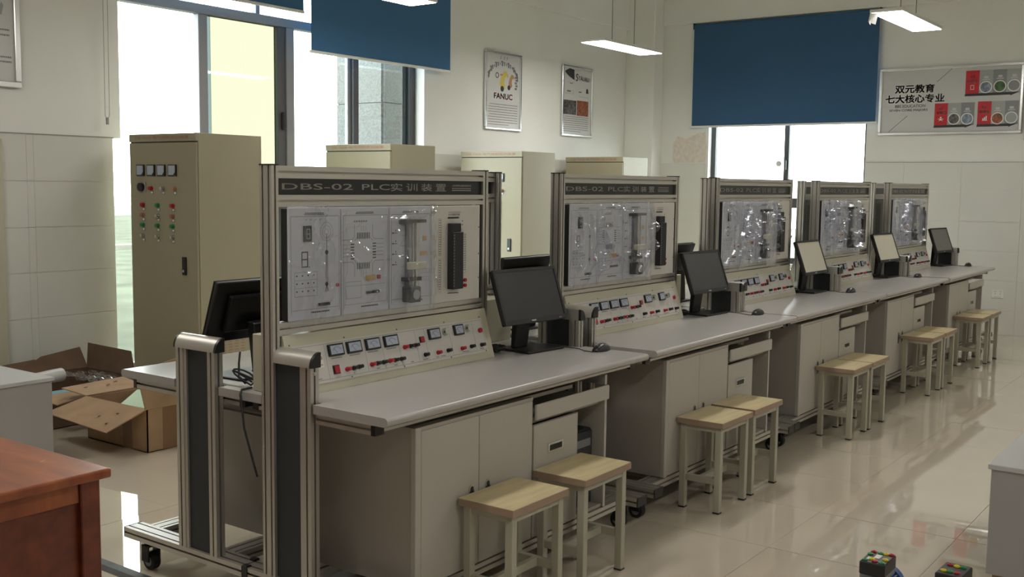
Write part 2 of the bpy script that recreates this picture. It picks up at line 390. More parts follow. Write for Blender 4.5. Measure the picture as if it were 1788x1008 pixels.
MB(WO2).box(wx-.05, wx, 2.075, 2.095, 1.72, 1.84).build('latch', M['black'], win2, bevel=.004)
MB(WO2).cyl((2.19, 1.80), 'X', .035, wx+.022, wx+.029, 20).build('vent_disc', M['paper'], win2)
MB(WO2).box(XF+.002, wx, W2['y1']-.006, W2['y1'], .62, 3.3).build('reveal_board', M['white'], win2)

# outside
g = structure(MB().box(-6, 40, 4.5, 60, -.35, -.15).build('outside_lawn', M['grass']))
g = structure(MB().box(9.95, 60, -40, 4.4, -.35, -.15).build('outside_lawn', M['grass']))
b = MB().box(5.62, 6.35, 4.75, 5.4, -.15, 4.2)
pier = structure(b.build('outside_pier', M['stone'], bevel=.01))
for k in range(7):
    MB().box(5.605, 5.62, 4.76, 5.39, -.15+k*.62, -.15+k*.62+.612).build('cladding_panel', M['stone'], pier)
    MB().box(5.63, 6.34, 4.735, 4.75, -.15+k*.62, -.15+k*.62+.612).build('cladding_panel', M['stone'], pier)
rail_o = empty('balcony_railing', (4, 5.2, -.15), 'white metal balcony railing outside the large window', 'railing')
b = MB((4, 5.2, -.15)).box(1.0, 5.55, 5.18, 5.22, .92, .97); b.build('top_bar', M['white'], rail_o, bevel=.005)
for k in range(4):
    MB((4, 5.2, -.15)).box(1.2+k*1.3, 1.24+k*1.3, 5.18, 5.22, -.15, .92).build('post', M['white'], rail_o)

# blinds
def blind(x0, x1, y0, y1, z0, z1, ax, m, label, chain=None):
    if ax == 'X':
        org = ((x0+x1)/2, y0, z0); r = empty('roller_blind', org, label, 'blind', 'blue roller blinds')
        nseg = 24; b = MB(org); vs = []; fs = []
        for i in range(nseg+1):
            x = x0+(x1-x0)*i/nseg; d = .004*math.sin(i*1.3)
            vs += [(x, y0+d, z0+.02), (x, y0+d, z1), (x, y0+d+.002, z0+.02), (x, y0+d+.002, z1)]
        for i in range(nseg):
            k = i*4; fs += [(k, k+4, k+5, k+1), (k+2, k+3, k+7, k+6)]
        b.add(vs, fs); b.build('fabric', m, r, smooth=True)
        MB(org).box(x0-.015, x1+.005, y0-.01, y0+.012, z0, z0+.024).build('bottom_bar', M['frame_mid'] if False else M['white'], r, bevel=.004)
        MB(org).cyl((y0+.03, z1+.02), 'X', .03, x0, x1, 18).build('roller_tube', m, r, smooth=True, sharp=40)
        MB(org).box(x0-.01, x0, y0, y0+.06, z1-.03, z1+.06).box(x1, x1+.01, y0, y0+.06, z1-.03, z1+.06).build('bracket', M['white'], r)
    else:
        org = (x0, (y0+y1)/2, z0); r = empty('roller_blind', org, label, 'blind', 'blue roller blinds')
        nseg = 24; b = MB(org); vs = []; fs = []
        for i in range(nseg+1):
            y = y0+(y1-y0)*i/nseg; d = .004*math.sin(i*1.1)
            vs += [(x0+d, y, z0+.02), (x0+d, y, z1), (x0+d+.002, y, z0+.02), (x0+d+.002, y, z1)]
        for i in range(nseg):
            k = i*4; fs += [(k, k+1, k+5, k+4), (k+2, k+6, k+7, k+3)]
        b.add(vs, fs); b.build('fabric', m, r, smooth=True)
        MB(org).box(x0-.01, x0+.012, y0-.02, y1+.02, z0, z0+.024).build('bottom_bar', M['white'], r, bevel=.004)
        MB(org).cyl((0, 0), 'Y', .001, y0, y1, 6)
        b = MB(org); n = 16; b.add([(x0+.03+.028*math.cos(2*PI*i/n), y, z1+.005+.028*math.sin(2*PI*i/n)) for y in (y0, y1) for i in range(n)], [tuple(range(n)), tuple(range(2*n-1, n-1, -1))]+[(i, i+n, (i+1) % n+n, (i+1) % n) for i in range(n)])
        b.build('roller_tube', m, r, smooth=True, sharp=40)
        MB(org).box(x0, x0+.06, y0-.012, y0, z1-.03, z1+.04).box(x0, x0+.06, y1, y1+.012, z1-.03, z1+.04).build('bracket', M['black'], r)
    return r
bl1 = blind(2.08, 3.885, 4.03, 0, 2.915, 3.40, 'X', M['blue'], 'narrow strip of blue roller blind, left of the other blind on the large window')
bl2 = blind(3.96, 5.80, 4.02, 0, 2.60, 3.40, 'X', M['blue'], 'blue roller blind hanging lower over the right half of the large window')
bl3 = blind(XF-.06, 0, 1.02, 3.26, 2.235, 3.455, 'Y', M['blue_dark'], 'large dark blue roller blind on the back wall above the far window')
b = MB(((2.08+3.885)/2, 4.03, 2.915))
for dx in (-.052, -.018): b.tube([(2.08+dx, 4.045, 3.4), (2.08+dx*1., 4.05, 2.6), (2.08+dx, 4.055, 1.98)], .0022, 6)
b.tube([(2.028, 4.055, 1.98), (2.03, 4.055, 1.955), (2.045, 4.055, 1.945), (2.06, 4.055, 1.955), (2.062, 4.055, 1.98)], .0022, 6)
b.box(2.038, 2.052, 4.048, 4.064, 1.90, 1.948); b.build('pull_chain', M['ink_light'], bl1)

# ------------------------------------------------------------------ ceiling lamps
LG = 'hanging white panel lamps'
def lamp(x0, x1, y0, y1, z, label, proto=None):
    org = ((x0+x1)/2, (y0+y1)/2, z)
    r = empty('hanging_panel_lamp', org, label, 'lamp', LG)
    MB(org).box(x0, x1, y0, y1, z+.004, z+.03).build('housing', M['white'], r, bevel=.003)
    MB(org).box(x0+.012, x1-.012, y0+.012, y1-.012, z, z+.004).build('diffuser', M['lamp'], r)
    cx = (x0+x1)/2; ym = (y0+y1)/2
    for x in (cx-.22, cx+.22): MB(org).tube([(x, ym, z+.03), (x, ym, CEIL)], .0035, 8).build('suspension_wire', M['ink_grey'], r)
    MB(org).box(x1-.2, x1-.16, ym-.02, ym+.02, z+.03, z+.05).build('clip', M['white'], r)
    return r
lamp(6.50, 7.68, 2.68, 2.96, 2.9, 'white panel lamp hanging in front of the left wall above the two framed posters')
lamp(2.82, 4.02, 2.68, 2.96, 2.9, 'white panel lamp at the top edge before the blue blind on the large window')
l3 = lamp(6.22, 7.40, -.20, .06, 2.9, 'white panel lamp before the wide sign board, with a white tag at its corner')
b = MB((6.81, -.07, 2.9)); b.slab([(6.24, -.0, 2.9), (6.20, .05, 2.9), (6.19, .06, 2.83), (6.25, .02, 2.815)], .003)
b.slab([(6.20, .05, 2.88), (6.17, .04, 2.86), (6.18, .05, 2.82), (6.215, .05, 2.81)], .003); b.build('tag', M['white'], l3)
for (x, y, t_) in ((2.6, -.07, 'above the first and second benches'), (-1.1, 2.82, 'above the left low cabinet'), (-1.1, -.07, 'above the brown table'), (2.6, -3.0, 'above the floor motors'), (6.8, -3.0, 'above the far right of the room'), (-1.1, -3.0, 'above the camera')):
    lamp(x, x+1.2, y-.14, y+.14, 2.9, 'white panel lamp out of view, '+t_)

# ------------------------------------------------------------------ workbench prototypes (unit coordinates; X along the row, front at -Y)
L_, YM, D_, H_ = 1.6646, .175, .5216, .785
HT = 1.565; FW = 1.181
def mk_workbench():
    root = empty('workbench', (0, 0, 0), 'x', 'workbench')
    P = lambda n, mb, m, **k: mb.build(n, m, root, **k)
    # base rails
    for x in (0, L_-.08): P('base_rail', profile(MB(), 'Y', -D_, YM-.003, x, .118, .08, .04, 2, 1), M['alu'])
    for y in (-.47, -.02): P('base_rail', profile(MB(), 'X', .08, L_-.08, y, .118, .08, .04, 2, 1), M['alu'])
    for x in (0, L_-.08):
        P('rail_cap', MB().box(x-.0005, x+.0805, -D_-.006, -D_, .117, .159), M['black'], bevel=.002)
        P('rail_clamp', MB().box(x-.004, x+.02, YM-.03, YM-.003, .112, .164), M['black'], bevel=.002)
    # casters
    for x, y in ((.045, -.42), (L_-.045, -.42), (.045, -.0)):
        c = P('caster', MB().cyl((x, y), 'Z', .02, .095, .118, 14).box(x-.028, x-.022, y-.02, y+.022, .035, .1).box(x+.022, x+.028, y-.02, y+.022, .035, .1).box(x-.028, x+.028, y-.015, y+.02, .092, .1), M['black'])
        MB().cyl((y+.006, .036), 'X', .036, x-.017, x+.017, 22).build('wheel', M['rubber'], c, bevel=.003)
        MB().cyl((y+.006, .036), 'X', .021, x-.0185, x+.0185, 18).build('wheel_disc', M['grey_wheel'], c)
    # end panels
    for x, tall in ((0, True), (L_-.037, False)):
        P('panel_post', profile(MB(), 'Z', .158, .905, x, -.18, .037, .04), M['alu'], label='short aluminium end post')
        P('panel_stile', MB().box(x+.004, x+.033, -.14, -.125, .158, .905), M['alu'])
        if not tall: P('panel_post', profile(MB(), 'Z', .158, .905, x, -.0, .037, .04), M['alu'], label='short aluminium end post')
        P('end_panel', MB().box(x+.012, x+.025, -.126, .0, .158, .905), M['dark_panel'], label='dark grey end panel')
        n = 10; rw, rh = (.041, .05) if tall else (-.041, .05); cx = x+.037 if tall else x
        poly = [(cx, .905)]+[(cx-rw*math.sin(a), .905+rh*math.cos(a)) for a in [PI/2*i/n for i in range(n, -1, -1)]]
        P('end_cap', MB().prism(poly, 'Y', -.178, .0 if tall else .04), M['alu'], smooth=True, sharp=35, label='rounded aluminium cap')
        P('cap_end_piece', MB().prism([(a+(.0 if a == cx else -.001), b_) for a, b_ in poly], 'Y', -.190, -.178), M['black'])
        if not tall: P('cap_end_piece', MB().prism(poly, 'Y', .040, .052), M['black'])
        P('screw', MB().cyl((x+.0185, .885), 'Y', .006, -.183, -.180, 12), M['metal'])
    # tall posts
    P('tall_post', profile(MB(), 'Z', .158, HT, 0, 0, .03, .06, 1, 2), M['alu'])
    P('tall_post', profile(MB(), 'Z', H_, HT, FW-.035, 0, .035, .06, 1, 2), M['alu'])
    for x in (0, FW-.035): P('post_cap', MB().box(x-.001, x+.036-(0 if x else .005), -.001, .061, HT, HT+.005), M['black'])
    for z0, z1 in ((1.523, 1.565), (1.427, 1.467), (.995, 1.035)):
        P('cross_rail', profile(MB(), 'X', .03, FW-.035, .0, z0, .04, z1-z0, 1, 1), M['alu'])
    nb = P('name_board', MB().box(.03, FW-.035, .012, .018, 1.465, 1.525), M['board'])
    t = MB(); yb = .0112
    text_on(t, 'DBS-02', (.055, yb, 1.485), (1, 0, 0), (0, 0, 1), .335, .021, .0004)
    t.build('latin_lettering', M['letter'], nb); t = MB()
    text_on(t, 'PLC', (.438, yb, 1.485), (1, 0, 0), (0, 0, 1), .148, .021, .0004)
    t.build('latin_lettering', M['letter'], nb); t = MB()
    for i, ch in enumerate('实训装置'): text_on(t, ch, (.592+i*.087, yb, 1.481), (1, 0, 0), (0, 0, 1), .064, .029, .0004)
    t.build('chinese_lettering', M['letter'], nb); t = MB()
    text_on(t, '上海顶邦教育设备制造有限公司', (.955, yb, 1.500), (1, 0, 0), (0, 0, 1), .123, .008)
    t.build('small_lettering', M['letter'], nb); t = MB()
    for z in (1.491, 1.483):
        for k in range(20): t.box(.955+k*.0062, .9595+k*.0062, yb-.0001, yb, z, z+.003)
    t.build('fine_print', M['letter'], nb, kind='stuff')
    # desk top with rounded front edge
    r = .014; y0 = -D_; th = .03; n = 6
    poly = [(YM-.001, H_), (YM-.001, H_-th), (y0+r, H_-th)]+[(y0+r-r*math.sin(PI*i/n), H_-th/2-th/2*math.cos(PI*i/n)) for i in range(1, n)]+[(y0+r, H_)]
    a_, b_ = .0385, L_-.0385; top = MB(); yn = -.1915
    pf = [(yn, H_), (yn, H_-th)]+poly[2:]; top.prism(pf, 'X', 0, L_)
    top.box(a_, b_, yn, YM-.001, H_-th, H_).box(0, a_, .0615, YM-.001, H_-th, H_).box(b_, L_, .0615, YM-.001, H_-th, H_)
    P('desk_top', top, M['laminate'], smooth=True, sharp=40)
    # under-top aluminium rails with black end blocks
    for x in (.012, L_-.052):
        P('support_rail', profile(MB(), 'Y', -.44, -.192, x, H_-th-.036, .04, .036), M['alu'])
        xx = .042 if x < .5 else L_-.082
        P('support_rail', profile(MB(), 'Y', -.188, YM-.05, xx, H_-th-.036, .04, .036), M['alu'])
        P('rail_end_block', MB().box(xx-.001, xx+.041, YM-.05, YM-.02, H_-th-.037, H_-th-.001), M['black'])
        P('rail_end_block', MB().box(x-.001, x+.041, -.458, -.44, H_-th-.037, H_-th+.0), M['black'])
    P('support_rail', profile(MB(), 'X', .053, L_-.053, -.458, H_-th-.028, .03, .027), M['alu'])
    return root
def mk_console():
    # origin at the console's foot centre on the desk
    org = (.59, .0, H_)
    root = empty('control_console', org, 'x', 'console')
    B = Vector((0, -.06, H_)); A = Vector((0, -.002, .99)); s = (A-B).normalized(); L = (A-B).length
    nrm = Vector((1, 0, 0)).cross(s); nrm = nrm if nrm.y < 0 else -nrm
    x0, x1 = .0385, FW-.022
    MB(org).prism([(-.06, H_+.0006), (-.002, .99), (-.0008, .99), (-.0008, H_+.0006)], 'X', x0, x1).build('housing', M['console'], root)
    MB(org).box(.0385, FW-.037, .0, .15, H_+.0006, .985).build('rear_housing', M['console'], root, bevel=.002)
    fr = Matrix(((1, 0, 0, 0), (0, s.y, -nrm.y, 0), (0, s.z, -nrm.z, 0), (0, 0, 0, 1)))
    # local face frame: (x, t, d) -> x, along slope t, outward d
    xf = Matrix.Translation(B) @ Matrix(((1, 0, 0, 0), (0, s.y, nrm.y, 0), (0, s.z, nrm.z, 0), (0, 0, 0, 1)))
    def mb(): m = MB(org); m.xf = xf; return m
    def fb(name, m, a, b, t0, t1, d0, d1, parent=root, **k): return mb().box(a, b, t0, t1, d0, d1).build(name, m, parent, **k)
    plate = fb('face_plate', M['face'], .046, 1.122, .03, .172, .0, .0025)
    ln = mb()
    def line(a, t0, b, t1, wd=.0011, d=.0028):
        dx, dy = b-a, t1-t0; l = math.hypot(dx, dy) or 1; px, py = -dy/l*wd/2, dx/l*wd/2
        ln.add([(a+px, t0+py, d), (a-px, t0-py, d), (b-px, t1-py, d), (b+px, t1+py, d)], [(0, 1, 2, 3)])
    for x in (.108, .214, .409, .502, .593, .692, .748, .898, 1.05): line(x, .04, x, .165)
    line(.052, .04, 1.115, .04); line(.052, .165, 1.115, .165); line(.052, .04, .052, .165); line(1.115, .04, 1.115, .165)
    def dash(xc, t, n, st=.006):
        for k in range(n):
            x = xc+(k-n/2)*st; ln.box(x, x+st*.62, t, t+.0035, .0026, .0030)
    for xc in (.265, .355, .45, .549): dash(xc, .108, 9)
    for xc, n in ((.08, 6), (.16, 6), (.80, 3), (.97, 4), (.335, 1), (.46, 3), (.557, 3), (.65, 3), (.728, 5), (.835, 5), (.985, 5), (1.085, 4)): dash(xc, .044, n)
    ln.build('printed_markings', M['ink_grey'], root)
    for a, b, tt in ((.227, .300, 0), (.318, .391, 0), (.414, .489, 0), (.512, .588, 0), (.767, .836, 0), (.925, .984, 0)):
        m = fb('meter', M['black'], a, b, .117, .160, 0, .012, bevel=.0015)
        fb('dial', M['meter_glass'], a+.007, b-.007, .123, .154, .012, .0128, parent=m)
        q = mb(); xc = (a+b)/2
        for k in range(9):
            an = PI*(.2+.6*k/8); q.box(xc+.022*math.cos(an)-.0006, xc+.022*math.cos(an)+.0006, .124+.022*math.sin(an), .128+.022*math.sin(an), .0128, .0131)
        q.add([(xc-.001, .125, .0131), (xc+.001, .125, .0131), (xc-.015, .146, .0131), (xc-.016, .1455, .0131)], [(0, 1, 2, 3)])
        q.build('needle_and_scale', M['ink'], m)
    for x, z, in ((.251, .069),):
        m = fb('rocker_switch', M['black'], x-.016, x+.016, z-.016, z+.016, 0, .006, bevel=.001); fb('rocker', M['red'], x-.011, x+.011, z-.013, z+.013, .006, .010, parent=m)
    m = fb('rocker_switch', M['black'], .712, .74, .112, .136, 0, .006, bevel=.001); fb('rocker', M['red'], .716, .736, .115, .133, .006, .010, parent=m)
    for x in (.871, 1.015):
        k = mb(); k.cyl((x, .139), 'Z', .016, 0, .018, 18, .013); k.build('knob', M['metal'], root, smooth=True, sharp=40)
        mb().cyl((x, .139), 'Z', .019, 0, .003, 18).build('knob_ring', M['face'], root)
    for x, t, c in ((.301, .063, 'red'), (.334, .063, 'black'), (.362, .064, 'black'), (.428, .064, 'red'), (.457, .064, 'black'), (.491, .064, 'black'), (.525, .065, 'red'), (.554, .064, 'black'),
                    (.589, .064, 'black'), (.62, .106, 'red'), (.652, .106, 'black'), (.682, .106, 'black'), (.728, .063, 'black'), (.804, .062, 'red'), (.867, .063, 'black'),
                    (.956, .061, 'red'), (1.017, .062, 'black'), (1.085, .061, 'black')):
        mb().cyl((x, t), 'Z', .0085, 0, .008, 12).cyl((x, t), 'Z', .0068, .008, .024, 12).build('jack_post', M[c], root, label=c+' jack post')
    mb().cyl((1.092, .122), 'Z', .010, 0, .012, 12).build('push_button', M['red'], root)
    st = fb('sticker', M['white'], .165, .198, .085, .128, .0026, .0032)
    mb().box(.168, .195, .112, .124, .0033, .0036).box(.17, .193, .092, .096, .0033, .0036).build('sticker_print', M['robot_tan'], st)
    q = mb()
    for x in (.06, .32, .6, .88, 1.11): q.cyl((x, .178), 'Z', .003, 0, .002, 8).cyl((x, .034), 'Z', .003, .0025, .004, 8)
    q.build('screws', M['ink_grey'], root)
    return root
def mk_module(kind):
    Z0, Z1 = 1.037, 1.424; yf = -.010
    X = dict(display=(.063, .307), traffic=(.311, .558), lift=(.562, .800), plc=(.804, 1.112))[kind]
    org = ((X[0]+X[1])/2, .01, Z0)
    root = empty(dict(display='display_module', traffic='traffic_light_module', lift='lift_model_module', plc='plc_module')[kind], org, 'x', 'module')
    MB(org).box(X[0], X[1], yf, -.003, Z0, Z1).build('front_plate', M['module_plc'] if kind == 'plc' else M['module'], root, bevel=.001)
    box = MB(org).box(X[0]+.004, X[1]-.004, .041, .075, Z0+.0, Z1-.004).box(X[0]+.004, X[1]-.004, -.003, .0, Z0+.0, Z1-.004)
    if kind == 'display': box = MB(org).box(X[0]+.003, X[1]-.004, -.003, .030, Z0, Z1-.004)
    if kind == 'plc': box = MB(org).box(X[0]+.004, X[1]-.004, .041, .12, Z0, Z1-.004).box(X[0]+.004, X[1]-.004, -.003, .041, Z0+.003, Z1-.004)
    hs = box.build('rear_box', M['rear_cover'] if kind == 'plc' else M['dark_panel'], root)
    v = MB(org)
    for k in range(24): v.box((X[0]+X[1])/2-.05, (X[0]+X[1])/2+.05, .1195 if kind == 'plc' else .0295 if kind == 'display' else .0745, .122 if kind == 'plc' else .032 if kind == 'display' else .077, Z0+.06+k*.012, Z0+.065+k*.012)
    v.build('vent_slots', M['ink'], hs, kind='stuff')
    if kind == 'plc':
        v = MB(org)
        for k in range(24): v.box(X[1]-.0045, X[1]-.003, .06, .10, Z0+.06+k*.012, Z0+.066+k*.012).box(X[0]+.003, X[0]+.0045, .06, .10, Z0+.06+k*.012, Z0+.066+k*.012)
        v.build('side_slots', M['ink'], hs, kind='stuff')
    ink = MB(org); gry = MB(org); e = yf-.0006
    def seg(m, pts, wd=.0016):
        for (a, b), (c, d) in zip(pts, pts[1:]):
            dx, dz = c-a, d-b; l = math.hypot(dx, dz) or 1; px, pz = -dz/l*wd/2, dx/l*wd/2
            m.add([(a+px, e, b+pz), (a-px, e, b-pz), (c-px, e, d-pz), (c+px, e, d+pz)], [(0, 1, 2, 3)])
    def rect(m, a, b, c, d, wd=.0014): seg(m, [(a, b), (c, b), (c, d), (a, d), (a, b)], wd)
    x0, x1 = X; TOP = Z1
    def bar(m, a, b, c, d): m.box(a, b, e, yf, c, d)
    if kind != 'plc':
        seg(gry, [(x0+.01, Z0+.02), (x0+.01, TOP-.03), (x1-.008, TOP-.03), (x1-.008, Z0+.02)], .0016)
        for k in range(9): bar(ink, x0+.075+k*.010, x0+.083+k*.010, TOP-.021, TOP-.018)
        seg(ink, [(x0+.07, TOP-.024), (x0+.165, TOP-.024)], .002)
        seg(gry, [(x0+.012, Z0+.035), (x1-.012, Z0+.035)], .0014)
        for k in range(10): bar(ink, x0+.10+k*.009, x0+.107+k*.009, Z0+.021, Z0+.026)
    if kind == 'display':
        d = MB(org).box(x0+.066, x0+.100, yf-.008, yf, TOP-.117, TOP-.062).build('seven_segment_display', M['matte_black'], root, bevel=.001)
        q = MB(org); e2 = yf-.0085
        def eight(m, cx, cz, wd, h, t, yy):
            for a, b, c, dd in ((-wd/2, wd/2, h/2-t, h/2), (-wd/2, wd/2, -t/2, t/2), (-wd/2, wd/2, -h/2, -h/2+t), (-wd/2, -wd/2+t, -h/2, h/2), (wd/2-t, wd/2, -h/2, h/2)): m.box(cx+a, cx+b, yy, yy+.0005, cz+c, cz+dd)
        eight(q, x0+.083, TOP-.09, .018, .036, .0035, e2); q.build('segments', M['ink_light'], d)
        eight(ink, x0+.073, TOP-.178, .030, .055, .0042, e); bar(ink, x0+.092, x0+.096, TOP-.207, TOP-.203)
        c = (x0+.176, TOP-.085)
        for rr in (.030, .020, .009): seg(gry, [(c[0]+rr*math.cos(2*PI*k/20), c[1]+rr*1.1*math.sin(2*PI*k/20)) for k in range(21)], .0012)
        seg(ink, [(c[0], TOP-.095), (c[0], TOP-.155)], .002)
        ink.cyl((c[0], TOP-.157), 'Y', .008, e, yf, 12).cyl((c[0], TOP-.268), 'Y', .008, e, yf, 12)
        seg(ink, [(c[0]-.003, TOP-.157), (c[0]-.004, TOP-.268)], .0025); seg(ink, [(c[0]+.003, TOP-.157), (c[0]+.004, TOP-.268)], .0025)
        seg(ink, [(c[0], TOP-.27), (c[0]-.009, TOP-.296)], .002); seg(ink, [(c[0], TOP-.27), (c[0]+.009, TOP-.296)], .002); seg(ink, [(c[0], TOP-.27), (c[0], TOP-.298)], .002)
        rect(gry, x0+.025, TOP-.305, x0+.13, TOP-.222)
        for i in range(4):
            for j in range(3): bar(ink, x0+.033+i*.026, x0+.039+i*.026, TOP-.236-j*.027, TOP-.231-j*.027)
        for j in (1, 2): seg(gry, [(x0+.025, TOP-.222-j*.027), (x0+.13, TOP-.222-j*.027)], .001)
        MB(org).box(x0+.135, x0+.185, yf-.008, yf, TOP-.343, TOP-.333).build('terminal_strip', M['black'], root)
        MB(org).cyl((x0+.225, TOP-.275), 'Y', .006, yf-.008, yf, 12).build('push_button', M['red'], root)
        for k in range(4): seg(gry, [(x0+.075+k*.022, TOP-.044), (x0+.085+k*.022, TOP-.040)], .002)
    if kind == 'traffic':
        cx, cz = x0+.112, TOP-.158
        for k in range(8): bar(ink, cx-.033+k*.0085, cx-.0285+k*.0085, cz+.042, cz+.065); bar(ink, cx-.033+k*.0085, cx-.0285+k*.0085, cz-.068, cz-.045)
        for k in range(6): bar(ink, cx-.066, cx-.048, cz-.031+k*.0105, cz-.0265+k*.0105); bar(ink, cx+.048, cx+.066, cz-.031+k*.0105, cz-.0265+k*.0105)
        for sx in (-1, 1):
            for sz in (-1, 1):
                seg(gry, [(cx+sx*.108, cz+sz*.040), (cx+sx*.060, cz+sz*.040), (cx+sx*.047, cz+sz*.05), (cx+sx*.047, cz+sz*.095)], .0018)
                seg(gry, [(cx+sx*.047, cz+sz*.035), (cx+sx*.034, cz+sz*.048)], .0018)
            for k in range(4): seg(gry, [(cx+sx*.07, cz-.02+k*.014), (cx+sx*.105, cz-.02+k*.014)], .0015)
            for k in range(3): seg(gry, [(cx-.012+k*.012, cz+sx*.07), (cx-.012+k*.012, cz+sx*.09)], .0015)
        for k in range(6): bar(gry, cx-.05+k*.012, cx-.042+k*.012, TOP-.055, TOP-.049)
        MB(org).box(x0+.125, x0+.168, yf-.006, yf, TOP-.270, TOP-.250).build('label_plate', M['amber'], root, label='yellow plate')
        MB(org).box(x0+.182, x0+.194, yf-.009, yf, TOP-.266, TOP-.252).build('push_button', M['red'], root)
        seg(gry, [(x0+.02, TOP-.285), (x1-.02, TOP-.285)], .0012)
        MB(org).box(x0+.125, x0+.150, yf-.008, yf, TOP-.318, TOP-.309).box(x0+.158, x0+.19, yf-.008, yf, TOP-.318, TOP-.308).build('terminal_strip', M['black'], root)
        rect(gry, x0+.02, TOP-.33, x0+.10, TOP-.27)
    if kind == 'lift':
        for k in range(4):
            z = TOP-.10-k*.040; seg(ink, [(x0+.014, z), (x0+.042, z)], .0022); ink.cyl((x0+.018, z), 'Y', .0032, e, yf, 8); seg(gry, [(x0+.066, z-.01), (x0+.095, z-.01)], .0014)
            bar(ink, x0+.033, x0+.036, z+.006, z+.012)
        MB(org).box(x0+.062, x0+.165, yf-.04, yf, TOP-.062, TOP-.050).box(x0+.052, x0+.078, yf-.045, yf, TOP-.066, TOP-.052).build('top_bracket', M['matte_black'], root)
        MB(org).box(x0+.100, x0+.104, yf-.030, yf-.026, TOP-.33, TOP-.06).box(x0+.118, x0+.122, yf-.030, yf-.026, TOP-.33, TOP-.06).build('guide_rod', M['metal'], root)
        MB(org).box(x0+.128, x0+.155, yf-.016, yf, TOP-.325, TOP-.062).build('shaft_channel', M['alu'], root)
        MB(org).box(x0+.085, x0+.098, yf-.012, yf, TOP-.325, TOP-.062).build('rack', M['ink_grey'], root)
        MB(org).box(x0+.078, x0+.165, yf-.042, yf-.016, TOP-.240, TOP-.212).build('lift_car', M['console'], root, bevel=.002)
        MB(org).box(x0+.065, x0+.15, yf-.03, yf, TOP-.285, TOP-.270).build('lower_bracket', M['matte_black'], root)
        mo = MB(org).box(x0+.07, x0+.125, yf-.05, yf, TOP-.365, TOP-.305).build('drive_motor', M['matte_black'], root, bevel=.003)
        MB(org).cyl((x0+.097, TOP-.335), 'Y', .019, yf-.053, yf-.05, 20).build('motor_face', M['ink_light'], mo)
        for i in range(3):
            for j in range(2): rect(gry, x0+.178+i*.018, TOP-.26-j*.03, x0+.19+i*.018, TOP-.245-j*.03, .001)
        MB(org).box(x0+.172, x0+.215, yf-.002, yf, TOP-.19, TOP-.175).box(x0+.19, x0+.21, yf-.002, yf, TOP-.135, TOP-.115).build('warning_tag', M['amber'], root)
    if kind == 'plc':
        tw = MB(org).box(x0+.098, x0+.157, yf-.024, yf, TOP-.105, TOP-.070).box(x0+.098, x0+.163, yf-.032, yf, TOP-.335, TOP-.105).build('controller', M['matte_black'], root, bevel=.002, label='tall black controller block')
        q = MB(org)
        for k in range(18): q.box(x0+.101, x0+.106, yf-.0325, yf-.032, TOP-.325+k*.012, TOP-.318+k*.012)
        q.build('controller_terminals', M['ink_grey'], tw)
        text_on(ink, 'PLC可编程控制器', (x0+.104, e, TOP-.040), (1, 0, 0), (0, 0, 1), .072, .009)
        seg(ink, [(x0+.102, TOP-.026), (x0+.180, TOP-.026)], .0015)
        ink.add([(x0+.098, e, TOP-.052), (x0+.165, e, TOP-.052), (x0+.175, e, TOP-.049), (x0+.165, e, TOP-.045), (x0+.098, e, TOP-.045)], [(0, 1, 2, 3, 4)])
        for cx, za, zb in ((x0+.050, .052, .198), (x0+.050, .212, .345), (x0+.182, .092, .280), (x0+.208, .114, .275)):
            rect(gry, cx-.0085, TOP-zb, cx+.0085, TOP-za, .001); n = int((zb-za)/.0095)
            for k in range(n):
                z = TOP-za-.006-k*.0095; ink.cyl((cx-.002, z), 'Y', .0022, e, yf, 6); bar(ink, cx+.004, cx+.006, z-.002, z+.002)
        for z in (.06, .075): bar(ink, x0+.190, x0+.196, TOP-z-.004, TOP-z)
        MB(org).cyl((x0+.209, TOP-.305), 'Y', .0075, yf-.008, yf, 14).cyl((x0+.209, TOP-.327), 'Y', .0075, yf-.008, yf, 14).build('jack_post', M['red'], root)
        MB(org).box(x0+.170, x0+.192, yf-.008, yf, TOP-.335, TOP-.303).build('rocker_switch', M['maroon_ink'], root)
        seg(ink, [(x0+.10, TOP-.352), (x0+.17, TOP-.355)], .003)
        for z in (.09, .20, .30): ink.cyl((x1-.006, TOP-z), 'Y', .003, e, yf, 8)
    ink.build('printed_diagram', M['ink'], root); gry.build('printed_outline', M['ink_grey'], root)
    return root
